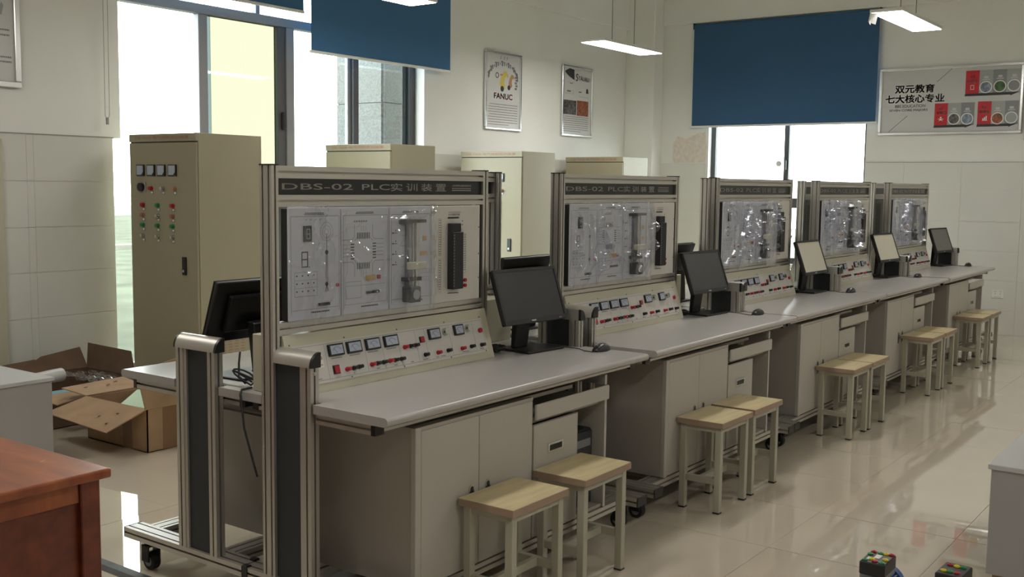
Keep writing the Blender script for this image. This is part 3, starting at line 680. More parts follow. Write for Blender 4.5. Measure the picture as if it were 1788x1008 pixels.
def mk_cabinet():
    org = (.80, -.18, .158); root = empty('bench_cabinet', org, 'x', 'cabinet'); yf = -.47; z0, z1 = .160, .712
    P = lambda n, mb, m, **k: mb.build(n, m, root, **k)
    P('body', MB(org).box(.19, .205, yf+.004, .11, z0, z1).box(.19, 1.18, .10, .11, z0, z1).box(.205, 1.18, yf+.03, .10, z0, z0+.015).box(.205, 1.18, yf+.03, .10, z1-.015, z1).box(.855, .865, yf+.03, .10, z0+.015, .6)
      .box(.865, 1.40, yf+.03, .10, .60, .612), M['steel_side'], bevel=.001)
    P('side_frame', MB(org).box(.188, .216, yf-.002, yf+.02, z0, z1), M['steel_cab'], bevel=.002)
    P('top_fascia', MB(org).box(.216, .862, yf+.002, yf+.02, .700, z1), M['steel_side'])
    for a, b, hx in ((.219, .529, .487), (.532, .858, .580)):
        d = P('door', MB(org).box(a, b, yf, yf+.018, z0+.003, .699), M['steel_cab'], bevel=.002)
        h = MB(org).ring((hx, .415), 'Y', .008, .0125, yf-.003, yf+.001, 18)
        n = 10
        def capsule(r, hh, c): return [(c[0]+r*math.cos(a_), c[1]+(hh if math.sin(a_) >= 0 else -hh)+r*math.sin(a_)) for a_ in [PI*i/n for i in range(n+1)]+[PI+PI*i/n for i in range(n+1)]]
        hh = MB(org).prism(capsule(.014, .030, (hx, .415)), 'Y', yf-.003, yf).build('handle_rim', M['metal'], d)
        MB(org).prism(capsule(.0085, .030, (hx, .415)), 'Y', yf-.0035, yf-.003).build('handle_recess', M['matte_black'], d)
    # keyboard tray
    P('keyboard_tray', MB(org).box(.866, 1.40, yf-.014, yf-.0, .622, .683).box(.87, 1.39, yf, .05, .622, .634), M['steel_cab'], bevel=.004, label='pale keyboard tray front')
    # drawer
    d = P('drawer_front', MB(org).box(.868, 1.172, yf, yf+.018, z0+.003, .600), M['steel_cab'], bevel=.002)
    MB(org).box(.964, 1.070, yf-.003, yf, .475, .515).build('handle_rim', M['metal'], d, bevel=.001)
    MB(org).box(.975, 1.059, yf-.0036, yf-.003, .484, .506).build('handle_recess', M['matte_black'], d)
    P('divider_panel', MB(org).box(1.172, 1.182, yf+.004, .10, z0, .60), M['steel_side'])
    P('side_panel', MB(org).box(1.385, 1.402, yf, .08, z0, .622).box(1.385, 1.402, yf+.001, .08, .683, .7255), M['steel_cab'], bevel=.001)
    P('bottom_shelf', MB(org).box(1.182, 1.385, yf+.01, .10, z0, z0+.014), M['steel_side'])
    return root
def mk_monitor(screen='screen_dark'):
    w_, h_, tl = .418, .243, math.radians(19.5)
    cx, yb, zb = 1.381, -.128, .920
    org = (cx, -.05, H_); root = empty('monitor', org, 'x', 'monitor')
    up = Vector((0, math.sin(tl), math.cos(tl))); bk = Vector((0, math.cos(tl), -math.sin(tl)))
    def xf(): return Matrix.Translation((cx, yb, zb)) @ Matrix(((1, 0, 0, 0), (0, bk.y, up.y, 0), (0, bk.z, up.z, 0), (0, 0, 0, 1)))
    def mb(): m = MB(org); m.xf = xf(); return m
    mb().box(-w_/2, w_/2, 0, .022, 0, h_).box(-w_/2+.06, w_/2-.06, .022, .045, .05, h_-.05).build('casing', M['black'], root, bevel=.004)
    mb().box(-w_/2, w_/2, -.004, 0, 0, .020).box(-w_/2, w_/2, -.004, 0, h_-.013, h_).box(-w_/2, -w_/2+.013, -.004, 0, .020, h_-.013).box(w_/2-.013, w_/2, -.004, 0, .020, h_-.013).build('bezel', M['matte_black'], root)
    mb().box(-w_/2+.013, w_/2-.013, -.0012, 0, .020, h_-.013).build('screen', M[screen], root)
    mb().box(-w_/2+.17, -w_/2+.20, -.005, -.004, .006, .012).build('maker_badge', M['metal'], root)
    mb().box(w_/2-.06, w_/2-.04, -.005, -.004, .005, .010).build('power_button', M['ink_grey'], root)
    MB(org).prism([(-.025, H_+.0108), (.0, H_+.0108), (-.010, .985), (-.052, .99)], 'X', cx-.03, cx+.06).build('stand_neck', M['black'], root, bevel=.004)
    MB(org).prism([(cx-.070, -.140), (cx+.175, -.140), (cx+.165, .045), (cx-.060, .045)], 'Z', H_+.0006, H_+.0106).build('stand_base', M['black'], root, bevel=.003)
    return root

ORD = ['nearest', 'second', 'third', 'fourth', 'farthest']
OFF = [(0, 0), (.0374, .0066), (.018, .015), (-.012, .0165), (-.0008, .0164)]
PITCH = 1.71334
protos = dict(bench=mk_workbench(), console=mk_console(), display=mk_module('display'), traffic=mk_module('traffic'), lift=mk_module('lift'), plc=mk_module('plc'), cab=mk_cabinet(), mon=mk_monitor())
LBL = dict(bench='slotted aluminium workbench with grey laminate top', console='beige control console with meters and red and black jacks',
           display='plate with seven segment digits and a mast diagram', traffic='plate with a crossroads traffic light diagram', lift='plate with a small lift shaft model',
           plc='pale plate with a tall black controller block', cab='grey steel cabinet with doors and drawer', mon='flat black monitor')
GRP = dict(bench='trainer workbenches in the row', console='control consoles on the benches', display='display modules', traffic='traffic light modules', lift='lift modules', plc='controller modules', cab='cabinets under the benches', mon='computer monitors on the benches')
NORD = ['first', 'second', 'third', 'fourth', 'fifth']
def place(key, k, back, first):
    src = protos[key]; o = src if first else copy_tree(src)
    loc = Vector(o_loc[key]); dx, dy = OFF[k]; dx += k*PITCH
    if back: o.location = (L_-loc.x+dx, 2*YM-loc.y+dy, loc.z); o.rotation_euler = (0, 0, PI)
    else: o.location = (loc.x+dx, loc.y+dy, loc.z)
    where = ('on the window side of the %s bench in the row' if back else 'on the stool side of the %s bench in the row') % NORD[k]
    pre = {'bench': '', 'cab': ''}.get(key, '')
    if key == 'bench': lab = '%s aluminium framed workbench in the row, grey top, %s half' % (NORD[k], 'window side' if back else 'stool side')
    elif key == 'cab': lab = '%s, %s' % (LBL[key], ('under the %s bench, window side' if back else 'under the %s bench, stool side') % NORD[k])
    else: lab = '%s, %s bench, %s' % (LBL[key], NORD[k], 'window side' if back else 'stool side')
    o['label'] = lab; o['group'] = GRP[key]
    return o
o_loc = {k: tuple(v.location) for k, v in protos.items()}
placed = {}
# back first makes copies, the prototype itself becomes the first front one at the end
for k in range(5):
    for back in (True, False):
        for key in protos:
            if k == 0 and not back: continue
            if key == 'mon': continue
            placed[(key, k, back)] = place(key, k, back, False)
for key in protos:
    if key != 'mon': placed[(key, 0, False)] = place(key, 0, False, True)
# monitors
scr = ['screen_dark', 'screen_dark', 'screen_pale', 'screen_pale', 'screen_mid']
desc = ['monitor with a dark screen', 'monitor with a dark screen', 'monitor with a pale screen', 'monitor with a pale screen', 'monitor with a grey screen']
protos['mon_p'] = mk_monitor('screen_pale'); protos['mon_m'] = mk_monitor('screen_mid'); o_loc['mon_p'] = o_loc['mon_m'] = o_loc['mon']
for kk in ('mon_p', 'mon_m'): LBL[kk] = 'x'; GRP[kk] = GRP['mon']
used = set()
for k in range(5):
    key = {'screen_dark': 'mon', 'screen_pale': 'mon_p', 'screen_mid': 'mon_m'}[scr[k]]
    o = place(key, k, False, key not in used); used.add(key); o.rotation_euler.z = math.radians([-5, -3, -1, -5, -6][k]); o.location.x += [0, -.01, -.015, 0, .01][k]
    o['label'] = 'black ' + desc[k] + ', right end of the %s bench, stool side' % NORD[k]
for k in range(5):
    o = place('mon', k, True, False); o['label'] = 'black monitor seen from behind, window side of the %s bench' % NORD[k]

# plastic sheets over the modules
def wrap(k, seed):
    x0_, x1_ = .06, .80
    dx, dy = OFF[k]; dx += k*PITCH; nx, nz = 110, 60
    x0, x1, z0, z1 = .050, .812, 1.022, 1.432
    org = (dx+.43, dy-.03, z0); b = MB(org); vs = []; amp = (.020, .034, .042, .042, .042)[k]; rnd = random.Random(31+k*7); folds = []; nx, nz = 150, 80
    for q in range((20, 30, 34, 34, 34)[k]):
        a = PI/2+rnd.gauss(0, .42) if q % 4 else rnd.uniform(-.5, .5)
        folds.append((rnd.uniform(x0_, x1_), rnd.uniform(1.06, 1.41), math.cos(a), math.sin(a), rnd.uniform(.04, .19), rnd.uniform(.003, .010), amp*rnd.uniform(.3, 1)))
    for xs_ in (.309, .560, .80): folds.append((xs_, 1.23, 0.03, 1, .2, .007, amp*.8))
    for j in range(nz+1):
        for i in range(nx+1):
            u = i/nx; v = j/nz; x = x0+(x1-x0)*u; z = z0+(z1-z0)*v
            y = -.0215-.004*abs(noise.noise(Vector((x*13+seed*3.3, z*9+.37, seed+.61))))
            for (fx, fz, ca, sa, ln_, wd_, am) in folds:
                dx_, dz_ = x-fx, z-fz; al = dx_*ca+dz_*sa; d = -dx_*sa+dz_*ca+.006*math.sin(al*60+fx*50)
                t = 1-abs(al)/ln_
                if t > 0: y -= am*min(1, t*2.5)*math.exp(-(d/wd_)**2)
            # gathered between the plates
            xe = x+.006*noise.noise(Vector((z*9, seed, 3))); ze = z+(.010*noise.noise(Vector((x*14, seed, 8))) if j in (0, nz) else 0)-(.018*abs(noise.noise(Vector((x*5, seed, 4)))) if j == 0 else 0)
            if 0.555 < x < .775: y -= .052*min(1, (x-.555)/.03, (.775-x)/.03)
            vs.append((xe+dx, y+dy, ze))
    fs = [(j*(nx+1)+i, j*(nx+1)+i+1, (j+1)*(nx+1)+i+1, (j+1)*(nx+1)+i) for j in range(nz) for i in range(nx)]
    b.add(vs, fs); o = b.build('plastic_sheet', M['film'], None); o.location = org
    tag(o, 'clear crinkled plastic sheet over three plates of the %s bench' % NORD[k], 'plastic sheet', 'plastic sheets over the plates')
for k in range(5): wrap(k, k*3.7+1.3)

# mice
def mk_mouse(x, y, k):
    dx, dy = OFF[k]; dx += k*PITCH; x += dx; y += dy; z = H_
    root = empty('computer_mouse', (x, y, z), 'black computer mouse with its cord, on the %s bench' % NORD[k], 'mouse', 'computer mice')
    vs = []; n = 18; m = 9
    for j in range(m+1):
        t = j/m; px = -.055+.11*t; wd = .029*(math.sin(PI*min(1, max(0, .08+t*.88)))**.45); hh = .034*(math.sin(PI*(.10+.80*t))**.8)*(1+.2*(t-.5))
        for i in range(n+1):
            a = PI*i/n; vs.append((x+px, y+wd*math.cos(a), z+.001+hh*math.sin(a)**.8))
    fs = [(j*(n+1)+i, j*(n+1)+i+1, (j+1)*(n+1)+i+1, (j+1)*(n+1)+i) for j in range(m) for i in range(n)]
    fs += [tuple(j*(n+1)+n for j in range(m+1))+tuple(j*(n+1) for j in range(m, -1, -1)), tuple(range(n+1)), tuple(m*(n+1)+i for i in range(n, -1, -1))]
    MB((x, y, z)).add(vs, fs).build('mouse_body', M['black'], root, smooth=True, sharp=60)
    MB((x, y, z)).cyl((x-.03, z+.027), 'Y', .007, y-.003, y+.003, 12).build('scroll_wheel', M['ink_grey'], root)
    MB((x, y, z)).tube([(x-.054, y, z+.006), (x-.072, y+.004, z+.003), (x-.064, y+.05, z+.003), (x-.030, y+.10, z+.003), (x-.018, y+.22, z+.003), (x-.018, y+.30, z+.003)], .002, 6).build('cord', M['rubber'], root)
for k, (x, y) in enumerate(((1.605, -.315), (1.60, -.31), (1.60, -.29), (1.60, -.29), (1.60, -.29))): mk_mouse(x, y, k)
# cable tangles behind monitors
for k in range(5):
    dx, dy = OFF[k]; dx += k*PITCH; org = (dx+1.27, dy+.02, H_); b = MB(org); rnd = random.Random(k)
    for c in range(6):
        pts = []; ph = rnd.random()*6; r0 = .035+.035*rnd.random()
        for i in range(22):
            a = ph+i*.42; pts.append((dx+1.241+.010*i/22*(c % 2)+r0*math.cos(a)*.7, dy+.02+r0*math.sin(a), H_+.006+.05*abs(math.sin(a*.5+c))*(.4+rnd.random()*.15)))
        b.tube(pts, .0035, 6)
    o = b.build('cable_tangle', M['rubber'], None, smooth=True); o.location = org
    tag(o, 'tangle of black cables beside the monitor of the %s bench' % NORD[k], 'cable', 'cable tangles')
    org = (dx+.40, dy+.30, H_)
b = MB((.33, .50, H_)); pts = []
for i in range(26):
    a = i*.5; pts.append((.075+.030*math.cos(a), .235+.055*math.sin(a), H_+.010+.045*abs(math.sin(i*.3))))
b.tube(pts, .0035, 6).tube([(.095, .285, .90), (.085, .28, .86), (.06, .25, .82), (.055, .21, .80)], .004, 6)
b.tube([(.05, .17, .7908), (.0, .165, .7908), (-.009, .16, .776), (-.010, .14, .66), (-.010, .10, .56), (-.010, .075, .50)], .004, 6)
o = b.build('monitor_cable', M['rubber'], None, smooth=True); o.location = (.33, .50, H_); tag(o, 'black cables looping down behind the rear monitor at the left end', 'cable')
b = MB((.12, .36, H_)).slab([(.045, .19, H_+.0008), (.104, .19, H_+.0008), (.104, .50, H_+.0008), (.045, .50, H_+.0008)], .0015)
b.slab([(.050, .20, H_+.003), (.100, .215, H_+.003), (.085, .42, H_+.003), (.042, .40, H_+.003)], .0012)
o = b.build('paper_sheets', M['paper'], None); o.location = (.12, .36, H_); tag(o, 'white paper sheets lying under the cables at the left end', 'paper')
# computer tower in the open compartment of the first bench
for k in (0,):
    org = (1.28, -.2, .175); r = empty('computer_tower', org, 'black computer tower in the open compartment of the first bench', 'computer')
    MB(org).box(1.20, 1.365, -.42, -.02, .175, .50).build('case', M['black'], r, bevel=.006)
    MB(org).box(1.207, 1.358, -.428, -.42, .182, .492).build('front_panel', M['matte_black'], r, bevel=.003)
    MB(org).box(1.225, 1.34, -.431, -.428, .43, .462).build('drive_bay', M['ink_grey'], r); MB(org).cyl((1.28, .38), 'Y', .009, -.431, -.428, 14).build('power_button', M['metal'], r)

# ------------------------------------------------------------------ stools
HS = .4325; SL, SW = .340, .236
def mk_stool():
    org = (SL/2, SW/2, 0); r = empty('stool', org, 'x', 'stool')
    s = MB(org).box(0, SL, 0, SW, HS-.026, HS).build('seat', M['seat_edge'], r, bevel=.0015)
    MB(org).box(.0005, SL-.0005, .0005, SW-.0005, HS, HS+.0008).build('seat_laminate', M['seat'], s)
    for x in (.014, SL-.044):
        for y in (.014, SW-.044):
            l = MB(org).box(x, x+.030, y, y+.030, .006, HS-.026).build('leg', M['stool'], r, bevel=.002)
            MB(org).box(x-.0005, x+.0305, y-.0005, y+.0305, 0, .008).build('foot_cap', M['black'], l)
    for y in (.016, SW-.036): MB(org).box(.044, SL-.044, y, y+.02, HS-.05, HS-.026).build('apron', M['stool'], r)
    for x in (.016, SL-.036): MB(org).box(x, x+.02, .044, SW-.044, HS-.05, HS-.026).build('apron', M['stool'], r)
    for x in (.018, SL-.040): MB(org).box(x, x+.022, .044, SW-.044, .135, .165).build('stretcher', M['stool'], r, bevel=.001)
    MB(org).box(.040, SL-.040, SW/2-.011, SW/2+.011, .135, .165).build('stretcher', M['stool'], r, bevel=.001)
    return r
st0 = mk_stool()
# (x, y, group bench)
stools = [(.400, -.716, 'left stool at the first bench, nearest the camera'), (.855, -.712, 'right stool at the first bench, in front of the drawer'),
          (2.045, -.704, 'left stool at the second bench, in front of its doors'), (2.425, -.698, 'right stool at the second bench, touching its neighbour'),
          (3.885, -.684, 'left stool at the third bench, seat edge to edge with its neighbour'), (4.240, -.676, 'right stool at the third bench'),
          (5.630, -.668, 'left stool at the fourth bench'), (5.990, -.672, 'right stool at the fourth bench'),
          (7.185, -.672, 'left stool at the fifth bench'), (7.560, -.665, 'right stool at the fifth bench, farthest of all')]
for i, (x, y, lb) in enumerate(stools):
    o = st0 if i == 0 else copy_tree(st0); y = min(y, -.701); o.location = (x+SL/2, y+SW/2, 0); o['label'] = 'pale wood topped ' + lb if 'stool' in lb else lb; o['group'] = 'wooden topped stools along the benches'
    o.rotation_euler = (0, 0, math.radians([0, .3, 0, -.5, 0, .2, 0, .4, 0, 0][i]))

# ------------------------------------------------------------------ electric cabinets
CX = [2.144, 4.052, 5.891, 7.790]; CY0, CY1, CD, CH = 3.201, 3.951, .561, 1.832
def mk_ecab():
    x = 0; org = (CD/2, (CY0+CY1)/2, 0); r = empty('electric_cabinet', org, 'x', 'cabinet')
    MB(org).box(.018, CD, CY0, CY1, .06, CH).box(0, .018, CY0, CY1, 1.778, CH).build('body', M['cab'], r, bevel=.002)
    MB(org).box(.03, CD-.01, CY0+.01, CY1-.01, 0, .06).build('plinth', M['matte_black'], r)
    MB(org).box(.012, .018, CY0+.003, CY1-.003, 1.770, 1.778).build('header_gap', M['ink'], r)
    t = MB(org); text_on(t, 'DB-760B 电气控制实训装置', (-.0008, CY1-.075, 1.795), (0, -1, 0), (0, 0, 1), .60, .022, .0007); t.build('header_lettering', M['rust_ink'], r)
    d = MB(org).box(0, .018, CY0+.004, CY1-.004, .07, 1.770).build('door', M['cab'], r, bevel=.002)
    def yz(name, m, y0, y1, z0, z1, a, b, par=r, **k): return MB(org).box(-b, -a, y0, y1, z0, z1).build(name, m, par, **k)
    for y in (3.815, 3.694, 3.577, 3.454):
        mt = yz('meter', M['black'], y-.044, y+.044, 1.541, 1.620, 0, .012, bevel=.002)
        MB(org).prism([(y+.036, 1.549), (y+.036, 1.613), (y-.036, 1.613), (y-.036, 1.570), (y-.016, 1.549)], 'X', -.0128, -.012).build('dial', M['meter_glass'], mt)
    sw = yz('rotary_switch', M['ink_light'], 3.762, 3.840, 1.428, 1.498, 0, .006)
    MB(org).cyl((3.801, 1.463), 'X', .030, -.028, -.006, 18).build('switch_knob', M['black'], sw)
    rows_ = [((3.697, 'red'), (3.566, 'ink_light'), (3.435, 'robot_tan'))], [((3.795, 'red'), (3.625, 'green'), (3.458, 'red'))], [((3.798, 'rust_ink'), (3.627, 'ink_light'), (3.460, 'rust_ink'))], [((3.800, 'green'), (3.630, 'green'), (3.462, 'green'))], [((3.803, 'ink_light'), (3.632, 'ink_light'), (3.464, 'ink_light'))]
    for (row,), z in zip(rows_, (1.455, 1.338, 1.266, 1.197, 1.122)):
        for y, c in row:
            btn = MB(org).cyl((y, z), 'X', .016, -.008, 0, 16).cyl((y, z), 'X', .0135, -.024, -.008, 16).build('indicator' if c == 'ink_light' else 'push_button', M['metal'] if c == 'ink_light' else M[c], r)
            MB(org).box(-.002, 0, y-.017, y+.011, z-.040, z-.018).build('button_label', M['ink_grey'], btn)
            MB(org).box(-.0026, -.002, y-.013, y+.007, z-.036, z-.022).build('label_face', M['white'], btn)
    h = yz('handle', M['black'], 3.318, 3.360, .868, .992, 0, .012, bevel=.003)
    MB(org).cyl((3.339, .895), 'X', .010, -.017, -.012, 14).build('lock', M['metal'], h)
    b = MB(org)
    for i in range(8):
        for j in range(5): b.box(.14+j*.055, .17+j*.055, CY0-.001, CY0, .25+i*.02, .256+i*.02)
    b.build('side_louvres', M['rust_ink'], r)
    return r
ec = mk_ecab()
el = ['cream electric cabinet with meters and buttons, tallest looking, at the left by the boxes', 'cream electric cabinet whose top shows above the first bench before the window',
      'cream electric cabinet under the lettered red robot poster, seen between first and second benches', 'cream electric cabinet farthest along the left wall, top above the second bench']
for i in range(4):
    o = ec if i == 0 else copy_tree(ec); o.location = (CX[i]+CD/2, (CY0+CY1)/2, 0); o['label'] = el[i]; o['group'] = 'electric cabinets along the left wall'

# ------------------------------------------------------------------ posters and sign
def frame_x(name, x0, x1, z0, z1, label, fw=.025):
    org = ((x0+x1)/2, YW, z0); r = empty(name, org, label, 'poster'); y0 = YW-.028
    for a in ((x0, x1, z0, z0+fw), (x0, x1, z1-fw, z1), (x0, x0+fw, z0+fw, z1-fw), (x1-fw, x1, z0+fw, z1-fw)): MB(org).box(a[0], a[1], y0, YW, a[2], a[3]).build('frame_bar', M['alu_bright'], r, bevel=.005)
    MB(org).box(x0+fw, x1-fw, YW-.014, YW-.002, z0+fw, z1-fw).build('poster_sheet', M['paper'], r)
    return r, org, YW-.0146
def lines(b, x0, x1, y, z0, n, dz, h=.007, first=None, step=.011):
    rnd = random.Random(n)
    for k in range(n):
        xa = x0+(.02 if k in (0, 4) else 0); xb = x1-(.3*(x1-x0) if k == n-1 else 0); x = xa
        while x < xb:
            wd = step*(.55+.35*rnd.random()); b.box(x, min(x+wd, xb), y-.0003, y, z0-k*dz-h/2*(1+.3*rnd.random()), z0-k*dz+h/2); x += wd+.0035
r, org, ye = frame_x('framed_poster', 6.452, 7.098, 2.089, 2.905, 'framed poster with yellow robot arms and a dark red brand word on the left wall')
t = MB(org); text_on(t, 'FANUC', (6.612, ye, 2.415), (1, 0, 0), (0, 0, 1), .325, .058, .004); t.build('brand_lettering', M['maroon_ink'], r)
b = MB(org); lines(b, 6.515, 7.035, ye, 2.358, 9, .0265); b.build('text_lines', M['ink_grey'], r, kind='stuff')
b = MB(org)
for i in range(22):
    a = PI*(.02+.96*i/21); cx_, cz_ = 6.775+.262*math.cos(a), 2.62+.165*math.sin(a); s = .012+.006*(i % 3)
    b.box(cx_-s*.5, cx_+s*.45, ye-.0004, ye, cz_-s, cz_+s*1.2); b.box(cx_-s*.9, cx_+s*.2, ye-.0005, ye, cz_+s*.6, cz_+s*1.3)
for i in range(6): b.box(6.98+.012*(i % 2), 7.02+.012*(i % 2), ye-.0004, ye, 2.53+i*.030, 2.552+i*.030)
for sx in (-.06, 0, .05): b.add([(6.775+sx, ye-.0004, 2.83), (6.785+sx, ye-.0004, 2.83), (6.80+sx, ye-.0004, 2.865), (6.792+sx, ye-.0004, 2.868)], [(0, 1, 2, 3)])
b.build('printed_machines', M['ink_grey'], r)
def arm(b, x, z, s, y):
    P = [(-.5, 0), (.6, 0), (.75, .7), (.45, 1.2), (.65, 2.0), (1.15, 2.5), (1.5, 2.1), (1.8, 2.5), (1.2, 3.3), (.4, 3.4), (-.5, 2.2), (-.95, .9)]
    b.prism([(x+a*s, z+c*s*abs(1)) for a, c in P], 'Y', y-.0005, y)
b = MB(org); arm(b, 6.765, 2.525, .056, ye); b.build('printed_robot', M['robot_yellow'], r)
b = MB(org); arm(b, 6.905, 2.55, .040, ye); b.box(6.72, 6.76, ye-.0006, ye, 2.66, 2.68); b.build('printed_robot', M['robot_tan'], r)
b = MB(org).cyl((6.755, 2.525), 'Y', .030, ye-.0008, ye, 16).cyl((6.875, 2.545), 'Y', .026, ye-.0008, ye, 16); b.ring((6.665, 2.66), 'Y', .020, .030, ye-.0006, ye, 16); b.build('printed_base', M['ink'], r)

r, org, ye = frame_x('framed_poster', 7.902, 8.558, 2.085, 2.898, 'framed poster with a grey machine photo and orange robots on the left wall', .024)
t = MB(org); text_on(t, 'TÄUBLI', (8.245, ye, 2.742), (1, 0, -.03), (.18, 0, 1), .225, .056, .003); text_on(t, 'S', (8.185, ye, 2.728), (1, 0, 0), (.15, 0, 1), .05, .085, .003); t.build('brand_lettering', M['ink_grey'], r)
b = MB(org).prism([(7.97, 2.83), (8.06, 2.865), (8.16, 2.855), (8.165, 2.735), (8.04, 2.775), (7.965, 2.815)], 'Y', ye-.0005, ye); b.prism([(8.42, 2.60), (8.425, 2.645), (8.445, 2.66), (8.465, 2.645), (8.475, 2.60)], 'Y', ye-.0005, ye); b.build('printed_machine', M['ink'], r)
b = MB(org)
for (a, c, d, e_) in ((8.03, 8.16, 2.705, 2.707), (7.955, 8.14, 2.573, 2.575), (7.955, 7.957, 2.573, 2.63), (8.14, 8.142, 2.573, 2.62), (8.27, 8.48, 2.55, 2.552)): b.box(a, c, ye-.0004, ye, d, e_)
b.box(8.01, 8.09, ye-.0004, ye, 2.595, 2.612); b.box(8.26, 8.32, ye-.0004, ye, 2.60, 2.612); b.box(8.07, 8.13, ye-.0004, ye, 2.69, 2.698); b.build('printed_details', M['ink_grey'], r, kind='stuff')
MB(org).box(7.935, 8.212, ye-.0004, ye, 2.335, 2.500).build('printed_photo', M['photo_dark'], r); MB(org).box(8.225, 8.475, ye-.0004, ye, 2.330, 2.507).build('printed_photo', M['photo_orange'], r)
b = MB(org); lines(b, 7.945, 8.475, ye, 2.312, 8, .024); b.build('text_lines', M['ink_grey'], r, kind='stuff')

r, org, ye = frame_x('framed_poster', .79, 1.440, 2.105, 2.92, 'framed poster cut by the left edge of the picture', .04)
b = MB(org).prism([(1.20, 2.80), (1.27, 2.83), (1.33, 2.79), (1.345, 2.82), (1.36, 2.78), (1.33, 2.74), (1.34, 2.70), (1.31, 2.70), (1.29, 2.76), (1.22, 2.76)], 'Y', ye-.0006, ye)
b.prism([(1.24, 2.71), (1.33, 2.70), (1.335, 2.69), (1.25, 2.695)], 'Y', ye-.0006, ye); b.build('printed_machine', M['ink'], r)
b = MB(org).prism([(1.25, 2.62), (1.30, 2.60), (1.32, 2.65), (1.335, 2.63), (1.32, 2.57), (1.27, 2.56)], 'Y', ye-.0006, ye); b.build('printed_machine', M['ink_light'], r)
b = MB(org); lines(b, .86, 1.37, ye, 2.475, 3, .034, .010); lines(b, .86, 1.38, ye, 2.30, 3, .030, .010); b.build('text_lines', M['ink_grey'], r, kind='stuff')

# wide sign board on the back wall
sy0, sy1, sz0, sz1 = -.462, 1.000, 2.105, 2.830; org = (XF, .27, sz0)
r = empty('wall_sign', org, 'wide grey sign board with Chinese title and red numbered blocks on the back wall', 'sign')
fw = .030
for a in ((sy0, sy1, sz0, sz0+fw), (sy0, sy1, sz1-fw, sz1), (sy0, sy0+fw, sz0+fw, sz1-fw), (sy1-fw, sy1, sz0+fw, sz1-fw)): MB(org).box(XF-.03, XF-.0, a[0], a[1], a[2], a[3]).build('frame_bar', M['alu_bright'], r, bevel=.005)
MB(org).box(XF-.016, XF-.003, sy0+fw, sy1-fw, sz0+fw, sz1-fw).build('sign_panel', M['sign'], r)
xe = XF-.0166; S = lambda y, z: (xe, y, z)
t = MB(org)
text_on(t, '双元教育', S(.832, 2.556), (0, -1, 0), (0, 0, 1), .410, .086, .005)
text_on(t, '七大核心专业', S(.930, 2.450), (0, -1, 0), (0, 0, 1), .615, .086, .005); t.build('title_lettering', M['ink'], r)
t = MB(org); text_on(t, 'BBS EDUCATION', S(.824, 2.402), (0, -1, 0), (0, 0, 1), .318, .030, .001); text_on(t, 'SEVEN CORE MAJORS', S(.885, 2.354), (0, -1, 0), (0, 0, 1), .405, .030, .001); t.build('english_lettering', M['ink_grey'], r)
b = MB(org)
for (y0, z0), (y1, z1) in (((.247, 2.798), (.395, 2.664)), ((.69, 2.312), (.885, 2.140))):
    dy, dz = y1-y0, z1-z0; l = math.hypot(dy, dz); py, pz = -dz/l*.003, dy/l*.003
    b.add([(xe, y0+py, z0+pz), (xe, y0-py, z0-pz), (xe, y1-py, z1-pz), (xe, y1+py, z1+pz)], [(0, 1, 2, 3)])
b.build('diagonal_line', M['ink_grey'], r)
def block(yl, yr_, z0, z1, no, word, icon, circles):
    rp = MB(org).box(xe-.0004, xe, yl-.135, yl, z0, z1).build('red_block', M['sign_red'], r)
    n = len(circles); wd = (yl-.135-yr_)/n
    for i in range(n): MB(org).box(xe-.0004, xe, yl-.135-(i+1)*wd, yl-.135-i*wd, z0, z1).build('grey_block', M['sign_grey1'] if i % 2 == 0 else M['sign_grey2'], r)
    MB(org).add([(xe-.0005, yl+.004, z0-.022), (xe-.0005, yr_+.09, z0-.020), (xe-.0005, yr_+.09, z0-.028), (xe-.0005, yr_, z0+.008), (xe-.0005, yl, z0+.004)], [(0, 1, 2, 3, 4)]).build('arrow', M['ink'], r)
    t = MB(org); x_ = xe-.0008
    text_on(t, no, (x_, yl-.045, z0+.165), (0, -1, 0), (0, 0, 1), .040, .026, .001); text_on(t, word, (x_, yl-.018, z0+.118), (0, -1, 0), (0, 0, 1), .100, .030, .001)
    if icon == 'phone': t.box(x_, x_+.0002, yl-.085, yl-.081, z0+.045, z0+.092).box(x_, x_+.0002, yl-.054, yl-.050, z0+.045, z0+.092).box(x_, x_+.0002, yl-.085, yl-.050, z0+.088, z0+.092).box(x_, x_+.0002, yl-.085, yl-.050, z0+.045, z0+.050)
    elif icon == 'node': t.cyl((yl-.067, z0+.085), 'X', .009, x_, x_+.0002, 12).prism([(yl-.09, z0+.045), (yl-.067, z0+.075), (yl-.045, z0+.045), (yl-.067, z0+.058)], 'X', x_, x_+.0002).box(x_, x_+.0002, yl-.095, yl-.04, z0+.066, z0+.072)
    else:
        for k in range(3): t.box(x_, x_+.0002, yl-.063-k*.016, yl-.051-k*.016, z0+.045, z0+.065+.013*k)
        t.box(x_, x_+.0002, yl-.10, yl-.048, z0+.040, z0+.044)
    t.build('block_lettering', M['white'], r)
    for i, (pm, (cy_, cz_)) in enumerate(circles):
        MB(org).cyl((cy_, cz_), 'X', .062, xe-.0009, xe, 24).build('circle_rim', M['white'], r); MB(org).cyl((cy_, cz_), 'X', .053, xe-.0013, xe-.0009, 24).build('circle_photo', M[pm], r)
        q = MB(org); q.prism([(cy_+.02, cz_+.09), (cy_-.02, cz_+.09), (cy_-.02, cz_+.115), (cy_+.02, cz_+.115)], 'X', xe-.0006, xe-.0004); q.box(xe-.0006, xe-.0004, cy_-.035, cy_+.035, cz_+.075, cz_+.083); q.build('small_caption', M['sign'], r)
